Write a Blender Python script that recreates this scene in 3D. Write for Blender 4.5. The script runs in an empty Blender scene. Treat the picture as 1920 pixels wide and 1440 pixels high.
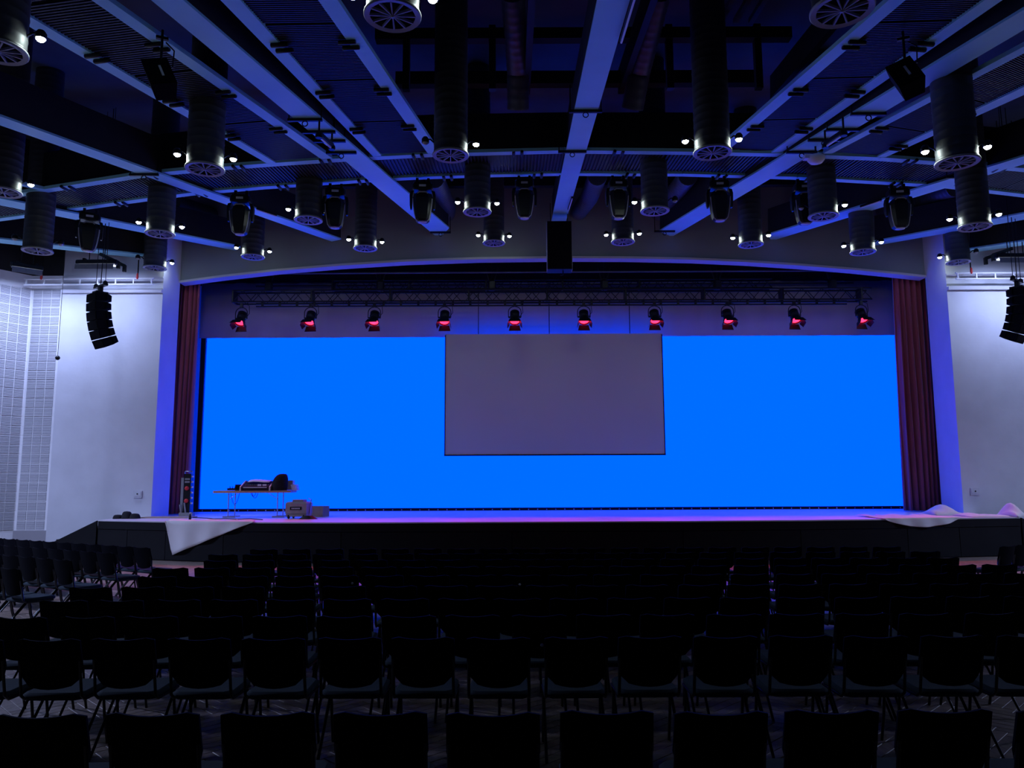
import bpy, math, random
from mathutils import Vector, Matrix, Euler
random.seed(7)
sc = bpy.context.scene
col = sc.collection
R = math.radians

# ------------------------------------------------------------------ camera
F, PITCH, ROLL, EYE = 1442.0, R(7.1), R(-0.25), 1.95
cam_rot = Matrix.Rotation(math.pi / 2 + PITCH, 3, 'X') @ Matrix.Rotation(ROLL, 3, 'Z')
cd = bpy.data.cameras.new('camera'); cam = bpy.data.objects.new('camera', cd); col.objects.link(cam)
cam.matrix_world = Matrix.Translation((0, 0, EYE)) @ cam_rot.to_4x4()
cd.sensor_fit = 'HORIZONTAL'; cd.sensor_width = 36.0; cd.lens = F / 1920 * 36.0
cd.clip_start = 0.05; cd.clip_end = 200
sc.camera = cam
CAM = Vector((0, 0, EYE))

# ------------------------------------------------------------------ world, exposure
w = bpy.data.worlds.new('world'); sc.world = w; w.use_nodes = True
w.node_tree.nodes['Background'].inputs[0].default_value = (0.25, 0.4, 1.0, 1)
w.node_tree.nodes['Background'].inputs[1].default_value = 0.002
sc.view_settings.view_transform = 'Standard'; sc.view_settings.look = 'None'
sc.view_settings.exposure = 0.0; sc.view_settings.gamma = 1.0
sc.view_settings.use_curve_mapping = False
sc.cycles.sample_clamp_indirect = 4.0

# brightness of the lamps that light the place
CYC = (0.0, 0.150, 3.7)          # backlit cyclorama cloth
FLOOD_W = 70.0                   # wall floodlight bars, watt
FLOOD_SIDE_W = 130.0             # wash over the tiled side walls
RED_W = 340.0                    # each red stage lamp
BULB = 98.0                      # small spotlights on the air ducts

# ------------------------------------------------------------------ helpers
def ray(x, y):
    return cam_rot @ Vector(((x - 960) / F, -(y - 720) / F, -1.0))
def onY(x, y, Y):
    d = ray(x, y); return CAM + d * (Y / d.y)
def onZ(x, y, z):
    d = ray(x, y); return CAM + d * ((z - EYE) / d.z)
SL = 0.104                       # the ceiling climbs towards the stage
ZB = 7.27                        # underside of the beams above the camera
def onP(x, y, z0=ZB):
    d = ray(x, y); return CAM + d * ((z0 - EYE) / (d.z - SL * d.y))
def lift(p, dz):
    return Vector((p[0], p[1], p[2] + dz))

def tag(o, label=None, cat=None, group=None, kind=None):
    if label: o['label'] = label
    if cat: o['category'] = cat
    if group: o['group'] = group
    if kind: o['kind'] = kind
    return o
def empty(name, loc=(0, 0, 0), rz=0.0, parent=None):
    o = bpy.data.objects.new(name, None); col.objects.link(o)
    o.location = loc; o.rotation_euler = (0, 0, rz); o.empty_display_size = 0.1
    if parent: o.parent = parent
    return o
def thing(name, label, cat, loc=(0, 0, 0), rz=0.0, group=None, kind=None):
    return tag(empty(name, loc, rz), label, cat, group, kind)
def copy_tree(o, parent=None):
    c = o.copy(); col.objects.link(c); c.parent = parent
    for ch in list(o.children): copy_tree(ch, c)
    return c

class MB:
    """collects shapes; build() links them as ONE mesh object"""
    def __init__(s): s.v = []; s.f = []; s.m = []; s.s = []; s.cur = 0
    def mat(s, i): s.cur = i; return s
    def add(s, vs, fs, smooth=False):
        b = len(s.v); s.v += [tuple(p) for p in vs]
        for f in fs:
            s.f.append([b + i for i in f]); s.m.append(s.cur); s.s.append(smooth)
        return s
    def box(s, c, d, rot=None):
        c = Vector(c); hx, hy, hz = d[0] / 2, d[1] / 2, d[2] / 2
        vs = [Vector((x, y, z)) for z in (-hz, hz) for y in (-hy, hy) for x in (-hx, hx)]
        if rot is not None: vs = [rot @ q for q in vs]
        return s.add([c + q for q in vs], [(0, 2, 3, 1), (4, 5, 7, 6), (0, 1, 5, 4), (2, 6, 7, 3), (0, 4, 6, 2), (1, 3, 7, 5)])
    def bar(s, p, q, wd, ht, up=(0, 0, 1)):
        p, q = Vector(p), Vector(q); a = (q - p).normalized(); up = Vector(up)
        sd = a.cross(up)
        if sd.length < 1e-5: sd = a.cross(Vector((1, 0, 0)))
        sd.normalize(); u = sd.cross(a)
        vs = []
        for e in (p, q):
            for k, l in ((-1, -1), (1, -1), (1, 1), (-1, 1)): vs.append(e + sd * (k * wd / 2) + u * (l * ht / 2))
        return s.add(vs, [(0, 3, 2, 1), (4, 5, 6, 7), (0, 1, 5, 4), (1, 2, 6, 5), (2, 3, 7, 6), (3, 0, 4, 7)])
    def tube(s, pts, r, n=8, caps=True, closed=False):
        pts = [Vector(p) for p in pts]; N = len(pts); rings = []
        rr = r if isinstance(r, (list, tuple)) else [r] * N
        ref = None
        for i, p in enumerate(pts):
            a = pts[(i + 1) % N] if (closed or i < N - 1) else p
            b = pts[i - 1] if (closed or i > 0) else p
            t = (a - b).normalized()
            if ref is None:
                ref = t.cross(Vector((0, 0, 1)))
                if ref.length < 1e-3: ref = t.cross(Vector((1, 0, 0)))
            ref = (ref - t * ref.dot(t))
            if ref.length < 1e-5: ref = t.orthogonal()
            ref.normalize(); bi = t.cross(ref)
            rings.append([p + (ref * math.cos(2 * math.pi * k / n) + bi * math.sin(2 * math.pi * k / n)) * rr[i] for k in range(n)])
        vs = [q for g in rings for q in g]; fs = []
        for i in range(N if closed else N - 1):
            j = (i + 1) % N
            for k in range(n):
                l = (k + 1) % n; fs.append((i * n + k, i * n + l, j * n + l, j * n + k))
        s.add(vs, fs, True)
        if caps and not closed:
            s.add(rings[0], [tuple(range(n - 1, -1, -1))]); s.add(rings[-1], [tuple(range(n))])
        return s
    def lathe(s, prof, n=24, mtx=None, cap0=True, cap1=True):
        vs = []
        for r, z in prof:
            for k in range(n):
                a = 2 * math.pi * k / n; vs.append(Vector((r * math.cos(a), r * math.sin(a), z)))
        if mtx is not None: vs = [mtx @ q for q in vs]
        fs = []
        for i in range(len(prof) - 1):
            for k in range(n):
                l = (k + 1) % n; fs.append((i * n + k, i * n + l, (i + 1) * n + l, (i + 1) * n + k))
        s.add(vs, fs, True)
        if cap0: s.add(vs[:n], [tuple(range(n - 1, -1, -1))])
        if cap1: s.add(vs[-n:], [tuple(range(n))])
        return s
    def loft(s, secs, smooth=False, caps=True, ring=True):
        n = len(secs[0]); vs = [Vector(p) for g in secs for p in g]; fs = []
        for i in range(len(secs) - 1):
            for k in range(n if ring else n - 1):
                l = (k + 1) % n; fs.append((i * n + k, i * n + l, (i + 1) * n + l, (i + 1) * n + k))
        s.add(vs, fs, smooth)
        if caps and ring:
            s.add(secs[0], [tuple(range(n - 1, -1, -1))]); s.add(secs[-1], [tuple(range(n))])
        return s
    def prism(s, poly, off):
        poly = [Vector(p) for p in poly]; off = Vector(off); n = len(poly)
        return s.loft([poly, [p + off for p in poly]])
    def grid(s, rows, smooth=True):
        n = len(rows[0]); vs = [p for r in rows for p in r]; fs = []
        for i in range(len(rows) - 1):
            for k in range(n - 1): fs.append((i * n + k, i * n + k + 1, (i + 1) * n + k + 1, (i + 1) * n + k))
        return s.add(vs, fs, smooth)
    def mesh(s, name, mats):
        me = bpy.data.meshes.new(name); me.from_pydata(s.v, [], s.f)
        if not isinstance(mats, (list, tuple)): mats = [mats]
        for m in mats: me.materials.append(m)
        me.polygons.foreach_set('material_index', s.m); me.polygons.foreach_set('use_smooth', s.s)
        me.validate(); me.update(); return me
    def build(s, name, mats, parent=None, loc=None, solid=None):
        o = bpy.data.objects.new(name, s.mesh(name, mats)); col.objects.link(o)
        if parent: o.parent = parent
        if loc is not None: o.location = loc
        if solid:
            md = o.modifiers.new('solid', 'SOLIDIFY'); md.thickness = solid; md.offset = 0
        return o
def inst(name, me, parent, loc=(0, 0, 0), rot=(0, 0, 0)):
    o = bpy.data.objects.new(name, me); col.objects.link(o); o.parent = parent
    o.location = loc; o.rotation_euler = rot; return o

# ------------------------------------------------------------------ materials (procedural)
def mat(name, c, rough=0.6, metal=0.0, var=0.0, scale=8.0, bump=0.0, bscale=60.0, spec=0.4, sheen=0.0, stretch=None):
    m = bpy.data.materials.new(name); m.use_nodes = True; nt = m.node_tree; b = nt.nodes['Principled BSDF']
    b.inputs['Base Color'].default_value = (*c, 1); b.inputs['Roughness'].default_value = rough
    b.inputs['Metallic'].default_value = metal; b.inputs['Specular IOR Level'].default_value = spec
    if sheen: b.inputs['Sheen Weight'].default_value = sheen
    if var or bump:
        tc = nt.nodes.new('ShaderNodeTexCoord'); src = tc.outputs['Object']
        if stretch:
            mp = nt.nodes.new('ShaderNodeMapping'); mp.inputs['Scale'].default_value = stretch
            nt.links.new(src, mp.inputs['Vector']); src = mp.outputs['Vector']
    if var:
        n = nt.nodes.new('ShaderNodeTexNoise'); n.inputs['Scale'].default_value = scale; n.inputs['Detail'].default_value = 5
        r = nt.nodes.new('ShaderNodeValToRGB')
        lo = tuple(max(0, x * (1 - var)) for x in c); hi = tuple(min(1, x * (1 + var)) for x in c)
        r.color_ramp.elements[0].color = (*lo, 1); r.color_ramp.elements[1].color = (*hi, 1)
        r.color_ramp.elements[0].position = 0.3; r.color_ramp.elements[1].position = 0.7
        nt.links.new(src, n.inputs['Vector']); nt.links.new(n.outputs['Fac'], r.inputs['Fac']); nt.links.new(r.outputs['Color'], b.inputs['Base Color'])
    if bump:
        n2 = nt.nodes.new('ShaderNodeTexNoise'); n2.inputs['Scale'].default_value = bscale; n2.inputs['Detail'].default_value = 4
        bp = nt.nodes.new('ShaderNodeBump'); bp.inputs['Strength'].default_value = bump; bp.inputs['Distance'].default_value = 0.02
        nt.links.new(src, n2.inputs['Vector']); nt.links.new(n2.outputs['Fac'], bp.inputs['Height']); nt.links.new(bp.outputs['Normal'], b.inputs['Normal'])
    return m
def emit(name, c, strength, base=(0.8, 0.8, 0.8)):
    m = bpy.data.materials.new(name); m.use_nodes = True; b = m.node_tree.nodes['Principled BSDF']
    b.inputs['Base Color'].default_value = (*base, 1); b.inputs['Roughness'].default_value = 0.9
    b.inputs['Specular IOR Level'].default_value = 0.0
    b.inputs['Emission Color'].default_value = (*c, 1); b.inputs['Emission Strength'].default_value = strength
    return m

PLASTER = mat('plaster', (0.66, 0.67, 0.72), 0.9, var=0.05, scale=1.5, bump=0.35, bscale=3.0)
PLASTER2 = mat('smooth_plaster', (0.62, 0.62, 0.68), 0.85, var=0.03, scale=2.0, bump=0.1, bscale=8)
FASCIA = mat('fascia_paint', (0.27, 0.30, 0.33), 0.85, var=0.04, scale=1.0)
TILEW = mat('tile_white', (0.90, 0.90, 0.93), 0.7, var=0.03, scale=5)
TILEG = mat('tile_groove', (0.20, 0.20, 0.23), 0.8)
TILES = mat('tile_slat', (0.66, 0.66, 0.71), 0.75, var=0.05, scale=7)
BEAM_TINT = mat('beam_blue_tint', (0.36, 0.78, 0.88), 0.55, var=0.04, scale=1.5)  # white undersides tinted blue; part of the blue stage light sits in this colour
BLACKP = mat('black_paint', (0.012, 0.013, 0.016), 0.7, var=0.2, scale=4)
BLACKM = mat('black_metal', (0.010, 0.011, 0.013), 0.4, spec=0.3)
BLACKD = mat('black_void', (0.006, 0.006, 0.008), 0.9)
ROOF = mat('roof_deck', (0.09, 0.11, 0.14), 0.85, var=0.15, scale=1.2)
RIB = mat('ribbed_panel', (0.035, 0.036, 0.045), 0.55, spec=0.3)
DUCT = mat('duct_metal', (0.07, 0.073, 0.076), 0.5, metal=0.2, var=0.1, scale=3)
SPIRO = mat('spiral_duct', (0.12, 0.14, 0.17), 0.45, metal=0.3, var=0.1, scale=3)
GRILLE = mat('grille_paint', (0.42, 0.43, 0.46), 0.5)
BULBM = emit('bulb_glass', (0.84, 1.0, 0.96), BULB)
BULBOFF = mat('bulb_glass_off', (0.6, 0.62, 0.66), 0.2)
CYCM = emit('cyclorama_cloth', CYC, 1.0, (0.0, 0.05, 0.25))
BORDER = mat('border_cloth', (0.60, 0.54, 0.54), 0.9, var=0.08, scale=0.6, stretch=(1, 1, 0.1))
SCREEN = mat('screen_cloth', (0.80, 0.76, 0.74), 0.85, var=0.02, scale=0.4)
VELVET = mat('maroon_velvet', (0.46, 0.10, 0.13), 0.85, var=0.15, scale=3, sheen=0.4, stretch=(4, 4, 0.3))
DECK = mat('stage_sheet', (0.66, 0.62, 0.68), 0.42, var=0.06, scale=0.8, bump=0.25, bscale=1.2, spec=0.4)
STAGEF = mat('stage_front_paint', (0.011, 0.0115, 0.014), 0.7, var=0.12, scale=1.5, spec=0.12)
SHEET = mat('white_sheet', (0.72, 0.69, 0.70), 0.8, var=0.05, scale=2)
CHAIRB = mat('chair_plastic', (0.0025, 0.003, 0.006), 0.75, spec=0.05, var=0.2, scale=5)
CHAIRS = mat('chair_upholstery', (0.006, 0.020, 0.034), 0.9, var=0.12, scale=40)
CHAIRL = mat('chair_tube', (0.008, 0.009, 0.013), 0.3, spec=0.5)
PARQ = mat('parquet', (0.25, 0.19, 0.155), 0.42, var=0.35, scale=6, bump=0.06, bscale=30, stretch=(1, 6, 1))
PARQ2 = mat('parquet_dark', (0.19, 0.145, 0.12), 0.45, var=0.3, scale=6, bump=0.06, bscale=30, stretch=(6, 1, 1))
WOODT = mat('table_wood', (0.55, 0.32, 0.20), 0.5, var=0.15, scale=5, stretch=(1, 8, 1))
CHROME = mat('table_steel', (0.6, 0.62, 0.66), 0.25, metal=0.9)
GREYC = mat('case_grey', (0.30, 0.29, 0.30), 0.6, var=0.1, scale=8)
CARD = mat('cardboard', (0.42, 0.31, 0.25), 0.85, var=0.1, scale=6)
PAPER = mat('paper', (0.8, 0.78, 0.8), 0.8)
REDLENS = emit('red_lens', (1.0, 0.012, 0.03), 5.0)
REDPL = mat('red_plastic', (0.7, 0.04, 0.04), 0.4)
DOORW = mat('door_paint', (0.62, 0.64, 0.68), 0.5, var=0.03, scale=2)
REDW = mat('door_frame_wood', (0.28, 0.06, 0.05), 0.5)
WHITEM = mat('white_metal', (0.85, 0.86, 0.9), 0.4)
TUBEG = mat('tube_glass', (0.75, 0.78, 0.82), 0.2)
FLOODM = emit('flood_lens', (0.72, 0.80, 1.0), 3.0)
FABRIC = mat('black_cloth', (0.012, 0.012, 0.016), 0.95, var=0.3, scale=10)
SKIRT = mat('skirting_grey', (0.34, 0.33, 0.36), 0.8)
GRILLB = mat('speaker_grille', (0.004, 0.004, 0.006), 0.9, spec=0.08)
SPKB = mat('speaker_cabinet', (0.005, 0.006, 0.010), 0.8, spec=0.1)
ORD = ['first', 'second', 'third', 'fourth', 'fifth', 'sixth', 'seventh', 'eighth', 'ninth', 'tenth', 'eleventh', 'twelfth', 'thirteenth', 'fourteenth',
       'fifteenth', 'sixteenth', 'seventeenth', 'eighteenth', 'nineteenth', 'twentieth', 'twenty-first', 'twenty-second']

# ================================================================== THE SHELL
XC = 1.3                                   # axis of the stage
YF, YI = 21.9, 23.0                        # front wall, inner arch
ZS = 0.95                                  # stage height
XL, XR = -10.16, 12.68                     # proscenium sides

# floor with herringbone parquet blocks
fl = MB().box((XC, 9, -0.06), (50, 36, 0.08)).build('floor', PARQ2); tag(fl, 'dark wooden parquet floor of the hall', None, None, 'structure')
BL, BW = 0.60, 0.10
blk = MB()
def block_mesh(m):
    b = MB(); h = 0.018; g = 0.002; e = 0.003
    x, y = BL / 2 - g, BW / 2 - g
    b.loft([[(-x, -y, 0), (x, -y, 0), (x, y, 0), (-x, y, 0)], [(-x, -y, h - e), (x, -y, h - e), (x, y, h - e), (-x, y, h - e)],
            [(-x + e, -y + e, h), (x - e, -y + e, h), (x - e, y - e, h), (-x + e, y - e, h)]])
    return b
bm_a = block_mesh(0).mesh('plank', PARQ); bm_b = block_mesh(0).mesh('plank', PARQ2)
allb = block_mesh(0)
near, far = [], []
c45, s45 = math.cos(R(45)), math.sin(R(45))
for m in range(-30, 31):
    for k in range(-160, 320):
        for hv in (0, 1):
            if hv == 0: u, v, a = k * BW + BL / 2 + m * 2 * BL, k * BW + BW / 2, 0.0
            else: u, v, a = k * BW - BW / 2 + m * 2 * BL, k * BW + BL / 2, math.pi / 2
            x, y = u * c45 - v * s45, u * s45 + v * c45
            if 1.0 < y < 18.2 and abs(x - 0.0) < 0.85 * y + 1.5:
                (near if (3.3 < y < 5.15 and abs(x) < 0.66 * y + 0.1) else far).append((x, y, a + R(45)))
near.sort(key=lambda t: t[1])
for (x, y, a) in near[300:]: far.append((x, y, a))
for i, (x, y, a) in enumerate(near[:300]):
    inst('plank', bm_a if random.random() < 0.6 else bm_b, fl, (x, y, -0.02 + random.uniform(0, 0.0012)), (0, 0, a))
st = MB()
for (x, y, a) in far:
    ca, sa = math.cos(a), math.sin(a); z0 = -0.02 + random.uniform(0, 0.001)
    st.mat(0 if random.random() < 0.6 else 1)
    b = len(st.v)
    st.v += [(x + p[0] * ca - p[1] * sa, y + p[0] * sa + p[1] * ca, z0 + p[2]) for p in allb.v]
    for f, sm in zip(allb.f, allb.s):
        st.f.append([b + i for i in f]); st.m.append(st.cur); st.s.append(False)
tag(st.build('parquet', [PARQ, PARQ2], fl), None, None, None, 'stuff')

def wallbox(name, p0, p1, z0, z1, th, m, label, side=1):
    """upright wall between two floor points, thickness grows to the side"""
    p0, p1 = Vector((p0[0], p0[1], 0)), Vector((p1[0], p1[1], 0)); d = (p1 - p0).normalized(); n = Vector((-d.y, d.x, 0)) * side * th
    b = MB().prism([lift(p0, z0), lift(p1, z0), lift(p1 + n, z0), lift(p0 + n, z0)], (0, 0, z1 - z0))
    return tag(b.build(name, m), label, None, None, 'structure')
TOP = 12.4
# white front walls beside the proscenium, with the ledge line near the top
wl = wallbox('wall_front_left', (-13.08, YF), (XL, YF), 0, TOP, YI - YF + 0.0, PLASTER, 'rough white plaster wall left of the stage opening')
wr = wallbox('wall_front_right', (XR, YF), (16.4, YF), 0, TOP, YI - YF + 0.0, PLASTER, 'rough white plaster wall right of the stage opening')
for wo, x0, x1 in ((wl, -13.08, XL), (wr, XR, 16.4)):
    zc = onY(212, 547, YF).z if wo is wl else onY(1840, 541, YF).z
    MB().box(((x0 + x1) / 2, YF - 0.05, zc), (x1 - x0, 0.1, 0.10)).build('ledge', PLASTER2, wo)
    MB().box(((x0 + x1) / 2, YF - 0.02, zc + 0.42), (x1 - x0, 0.04, 0.05)).build('cornice', PLASTER2, wo)
# side walls (fan shaped) and the tiled return
CLx = -14.05; ZW = 7.95
dl = Vector((-math.sin(R(34)), -math.cos(R(34)), 0))
cl = Vector((CLx, 22.0, 0)); el = cl + dl * 22
wsl = wallbox('wall_left', el, cl, 0, ZW, 0.3, TILEW, 'slanting left side wall clad in small slatted acoustic tiles', 1)
wret = wallbox('wall_return_left', (CLx - 0.2, 22.0), (-13.06, 22.0), 0, ZW, 0.3, TILEW, 'narrow tiled wall strip beside the left white wall', 1)
cr = Vector((16.9, 22.0, 0)); er = cr + Vector((-dl.x, dl.y, 0)) * 22
wallbox('wall_right', cr, er, 0, ZW, 0.3, TILEW, 'slanting right side wall of the hall', 1)
wallbox('wall_return_right', (16.2, 22.0), (17.2, 22.0), 0, ZW, 0.3, TILEW, 'narrow wall strip at the far right', 1)
wallbox('wall_back', (34, -8), (-32, -8), 0, TOP, 0.3, BLACKP, 'dark rear wall of the hall', 1)
wallbox('void_panel_left', el, cl, ZW, TOP, 0.32, BLACKP, 'black panel in place of the dark void above the left side wall')  # black panels put the darkness of the open void above the walls
wallbox('void_panel_return_left', (CLx - 0.2, 22.02), (-13.06, 22.02), ZW, TOP, 0.3, BLACKP, 'black panel in place of the dark void above the left tiled strip')
wallbox('void_panel_right', cr, er, ZW, TOP, 0.32, BLACKP, 'black panel in place of the dark void above the right side wall')
wallbox('void_panel_return_right', (16.2, 22.02), (17.2, 22.02), ZW, TOP, 0.3, BLACKP, 'black panel in place of the dark void above the right wall strip')
# tiles
TS = 0.267
def tile_mesh():
    b = MB(); h = 0.242 / 2
    b.mat(1).box((0, -0.004, 0), (2 * h, 0.008, 2 * h))
    b.mat(0)
    for k in range(6):
        z = -h + (k + 0.5) * 2 * h / 6
        b.box((0, -0.012, z), (2 * h, 0.012, 2 * h / 6 * 0.60))
    return b.mesh('acoustic_tile', [TILES, TILEG])
tme = tile_mesh()
ZT0 = 0.60
for r in range(26):
    z = ZT0 + (r + 0.5) * TS
    for c in range(3):
        inst('tile', tme, wret, (CLx + 0.06 + (c + 0.5) * TS, 22.0, z))
    for c in range(6):
        p = cl + dl * ((c + 0.5) * TS + 0.02)
        inst('tile', tme, wsl, (p.x, p.y, z), (0, 0, R(56)))
MB().box((CLx + 0.49, 21.98, 0.30), (0.98, 0.03, 0.58)).build('plinth', SKIRT, wret)
# white door in the left side wall
dp = cl + dl * 1.05
door = tag(empty('door_1', (dp.x, dp.y, 0), R(56)), 'white door with a dark red frame at the left photo edge', None, None, 'structure')
MB().box((-0.55, -0.055, 1.1), (0.95, 0.05, 2.15)).build('door_leaf', DOORW, door)
fr = MB().box((-0.045, -0.05, 1.12), (0.06, 0.09, 2.24)).box((-1.06, -0.05, 1.12), (0.06, 0.09, 2.24)).box((-0.55, -0.05, 2.21), (0.95, 0.09, 0.05))
fr.build('door_frame', REDW, door)
MB().tube([(-0.14, -0.08, 1.02), (-0.14, -0.13, 1.02), (-0.27, -0.13, 1.02)], 0.011).box((-0.14, -0.083, 1.0), (0.035, 0.01, 0.2)).build('door_handle', BLACKM, door)

# the arch above the stage: fascia with a shallow curved lower edge
arc = [(335, 530), (420, 519), (520, 508), (640, 498), (760, 490.5), (900, 485.8), (1050, 484), (1180, 484.5), (1300, 487), (1400, 491.5), (1500, 498), (1600, 506), (1690, 515), (1738, 520)]
pts = [onY(x, y, YI) for x, y in arc]
b = MB(); lo = [Vector((p.x, YI, p.z)) for p in pts]
lo[0].x = XL; lo[-1].x = XR
for i in range(len(lo) - 1):
    a, c = lo[i], lo[i + 1]
    b.prism([a, c, Vector((c.x, YI, TOP)), Vector((a.x, YI, TOP))], (0, 0.3, 0))
fa = tag(b.build('wall_fascia', FASCIA), 'grey wall above the stage with a shallow arched lower edge', None, None, 'structure')
b = MB()
b.loft([[p + Vector((0, -0.06, -0.02)), p + Vector((0, 0.34, -0.02)), p + Vector((0, 0.34, 0.05)), p + Vector((0, -0.06, 0.05))] for p in lo])
tag(b.build('trim_1', PLASTER2), 'pale curved lip along the lower edge of the arch', None, None, 'structure')

# ------------------------------------------------------------------ stage
sp = [(185, 975), (240, 976.2), (312, 977.6), (420, 979), (640, 979.6), (960, 978.5), (1280, 976.9), (1500, 975), (1700, 972.8), (1797, 971.2), (1912, 969.5)]
edge = [onZ(x, y, ZS) for x, y in sp]
front = [Vector((p.x, p.y, 0)) for p in edge]
stage = tag(empty('stage', (0, 0, 0)), 'raised stage with a dark panelled front and pale covered deck', None, None, 'structure')
pl = [lift(p, ZS - 0.03) for p in front] + [Vector((front[-1].x + 0.05, YF, ZS - 0.03)), Vector((XR + 0.0, YF, ZS - 0.03)), Vector((15.5, 27, ZS - 0.03)), Vector((-13.5, 27, ZS - 0.03)), Vector((XL, YF, ZS - 0.03)), Vector((front[0].x - 0.05, YF, ZS - 0.03))]
MB().prism(pl, (0, 0, 0.03)).build('deck', DECK, stage)
for i in range(len(front) - 1):
    p, q = front[i], front[i + 1]; d = (q - p).normalized(); n = Vector((d.y, -d.x, 0))
    g = d * 0.008
    MB().prism([lift(p + g, 0), lift(q - g, 0), lift(q - g, ZS - 0.24), lift(p + g, ZS - 0.24)], -n * 0.05).build('front_panel', STAGEF, stage)
    MB().prism([p + n * 0.012 + Vector((0, 0, ZS - 0.225)), q + n * 0.012 + Vector((0, 0, ZS - 0.225)), q + n * 0.012 + Vector((0, 0, ZS - 0.03)), p + n * 0.012 + Vector((0, 0, ZS - 0.03))], -n * 0.06).build('edge_board', STAGEF, stage)
for p, q in ((front[0], Vector((front[0].x - 0.05, YF, 0))), (front[-1], Vector((front[-1].x + 0.05, YF, 0)))):
    MB().prism([p, q, lift(q, ZS - 0.03), lift(p, ZS - 0.03)], (0.05 if p is front[0] else -0.05, 0, 0)).build('side_panel', STAGEF, stage)
# stair with a sloping solid cheek at the left end
x0, y0 = front[0].x, front[0].y
stair = tag(empty('stage_stair', (0, 0, 0)), 'dark stair with a solid sloping cheek at the left stage end', None, None, 'structure')
MB().prism([(x0 - 0.06, y0 + 0.02, 0), (x0 - 0.06, y0 + 0.02, ZS - 0.02), (x0 - 1.95, y0 + 0.02, 0.0)], (0, 0.06, 0)).build('cheek', STAGEF, stair)
for k in range(5):
    xk = x0 - 0.06 - (k + 0.5) * 0.36; h = ZS - 0.04 - (k + 1) * 0.155
    MB().box((xk, y0 + 0.70, h / 2), (0.36, 1.2, h)).build('step', STAGEF, stair)
x1, y1 = front[-1].x, front[-1].y
stair2 = tag(empty('stage_stair', (0, 0, 0)), 'dark stair with a solid sloping cheek at the right stage end', None, None, 'structure')
MB().prism([(x1 + 0.06, y1 + 0.02, 0), (x1 + 0.06, y1 + 0.02, ZS - 0.02), (x1 + 1.95, y1 + 0.02, 0.0)], (0, 0.06, 0)).build('cheek', STAGEF, stair2)
for k in range(5):
    xk = x1 + 0.06 + (k + 0.5) * 0.36; h = ZS - 0.04 - (k + 1) * 0.155
    MB().box((xk, y1 + 0.70, h / 2), (0.36, 1.2, h)).build('step', STAGEF, stair2)
# stage house: dark box around the stage with a pale rear wall
tag(MB().box((XC, 27.0, 5), (30, 0.2, 12)).build('wall_stage_back', PLASTER2), 'pale rear wall behind the blue cyclorama', None, None, 'structure')
tag(MB().box((-13.6, 25.1, 5), (0.2, 4.0, 12)).build('wall_stage_left', BLACKD), 'black wall of the left stage wing', None, None, 'structure')
tag(MB().box((15.9, 25.1, 5), (0.2, 4.0, 12)).build('wall_stage_right', BLACKD), 'black wall of the right stage wing', None, None, 'structure')
tag(MB().box((XC, 25.1, 10.4), (30, 4.0, 0.2)).build('ceiling_stage', BLACKD), 'black ceiling above the stage', None, None, 'structure')

# ------------------------------------------------------------------ ceiling
roofz = 9.75
ceil = tag(empty('ceiling', (0, 0, 0)), 'dark open ceiling of sloping beams, ribbed rafts and ducts', None, None, 'structure')
def rp(x, y, z0): return Vector((x, y, z0 + SL * y))
MB().prism([rp(-34, -9, roofz), rp(36, -9, roofz), rp(36, 23.5, roofz), rp(-34, 23.5, roofz)], (0, 0, 0.25)).build('roof_deck', ROOF, ceil)

def strip_quad(n0, n1, f0, f1, z0, ext):
    """four photo corners laid on the sloping ceiling plane; the near end runs on behind the camera's view"""
    a0, a1, b0, b1 = onP(*n0, z0), onP(*n1, z0), onP(*f0, z0), onP(*f1, z0)
    d0, d1 = (a0 - b0), (a1 - b1); L = max(d0.length, d1.length)
    k = ext / L
    return a0 + d0 * k, a1 + d1 * k, b0, b1
UPD = Vector((0, -SL, 1)).normalized()
def slab(q, th):
    a0, a1, b0, b1 = q
    return MB().prism([a0, a1, b1, b0], UPD * th)
BEAMS = [
    ('central', (1120, 0), (1181, 0), (1034, 415), (1061, 415), 4),
    ('left inner', (283, 0), (343, 0), (823, 448), (842, 428), 5),
    ('left middle', (0, 235), (0, 218), (622, 453), (640, 449), 6),
    ('left outer', (0, 385), (0, 372), (442, 470), (452, 463), 6),
    ('far left', (0, 456), (0, 448), (262, 484), (270, 478), 6),
    ('right inner', (1920, 18), (1920, 56), (1236, 434), (1260, 444), 6),
    ('right middle', (1920, 293), (1920, 308), (1440, 440), (1446, 452), 6),
    ('right outer', (1920, 400), (1920, 412), (1640, 453), (1640, 461), 6),
    ('far right', (1920, 452), (1920, 460), (1818, 467), (1822, 474), 6),
]
beam_obj = {}; beam_z = {}
for nm, n0, n1, f0, f1, ext in BEAMS:
    d_ = ray((f0[0] + f1[0]) / 2, (f0[1] + f1[1]) / 2)
    yend = 21.75 if nm in ('far left', 'far right') else 22.75          # where the beam meets the front walls; the ceiling drops towards the sides
    zb_ = EYE + yend * (d_.z / d_.y - SL); beam_z[nm] = zb_
    q = strip_quad(n0, n1, f0, f1, zb_, ext)
    o = tag(empty('ceiling_beam', (0, 0, 0)), 'deep ceiling beam with white underside, %s one' % nm, None, None, 'structure'); beam_obj[nm] = (o, q)
    slab(q, 0.04).build('soffit', BEAM_TINT, o)
    c = [(p + (sum(q, Vector()) / 4 - p) * 0.0) for p in q]
    m = [c[0].lerp(c[1], 0.06), c[0].lerp(c[1], 0.94), c[2].lerp(c[3], 0.06), c[2].lerp(c[3], 0.94)]
    MB().prism([m[0] + UPD * 0.04, m[1] + UPD * 0.04, m[3] + UPD * 0.04, m[2] + UPD * 0.04], UPD * 0.75).build('web', BLACKP, o)
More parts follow.
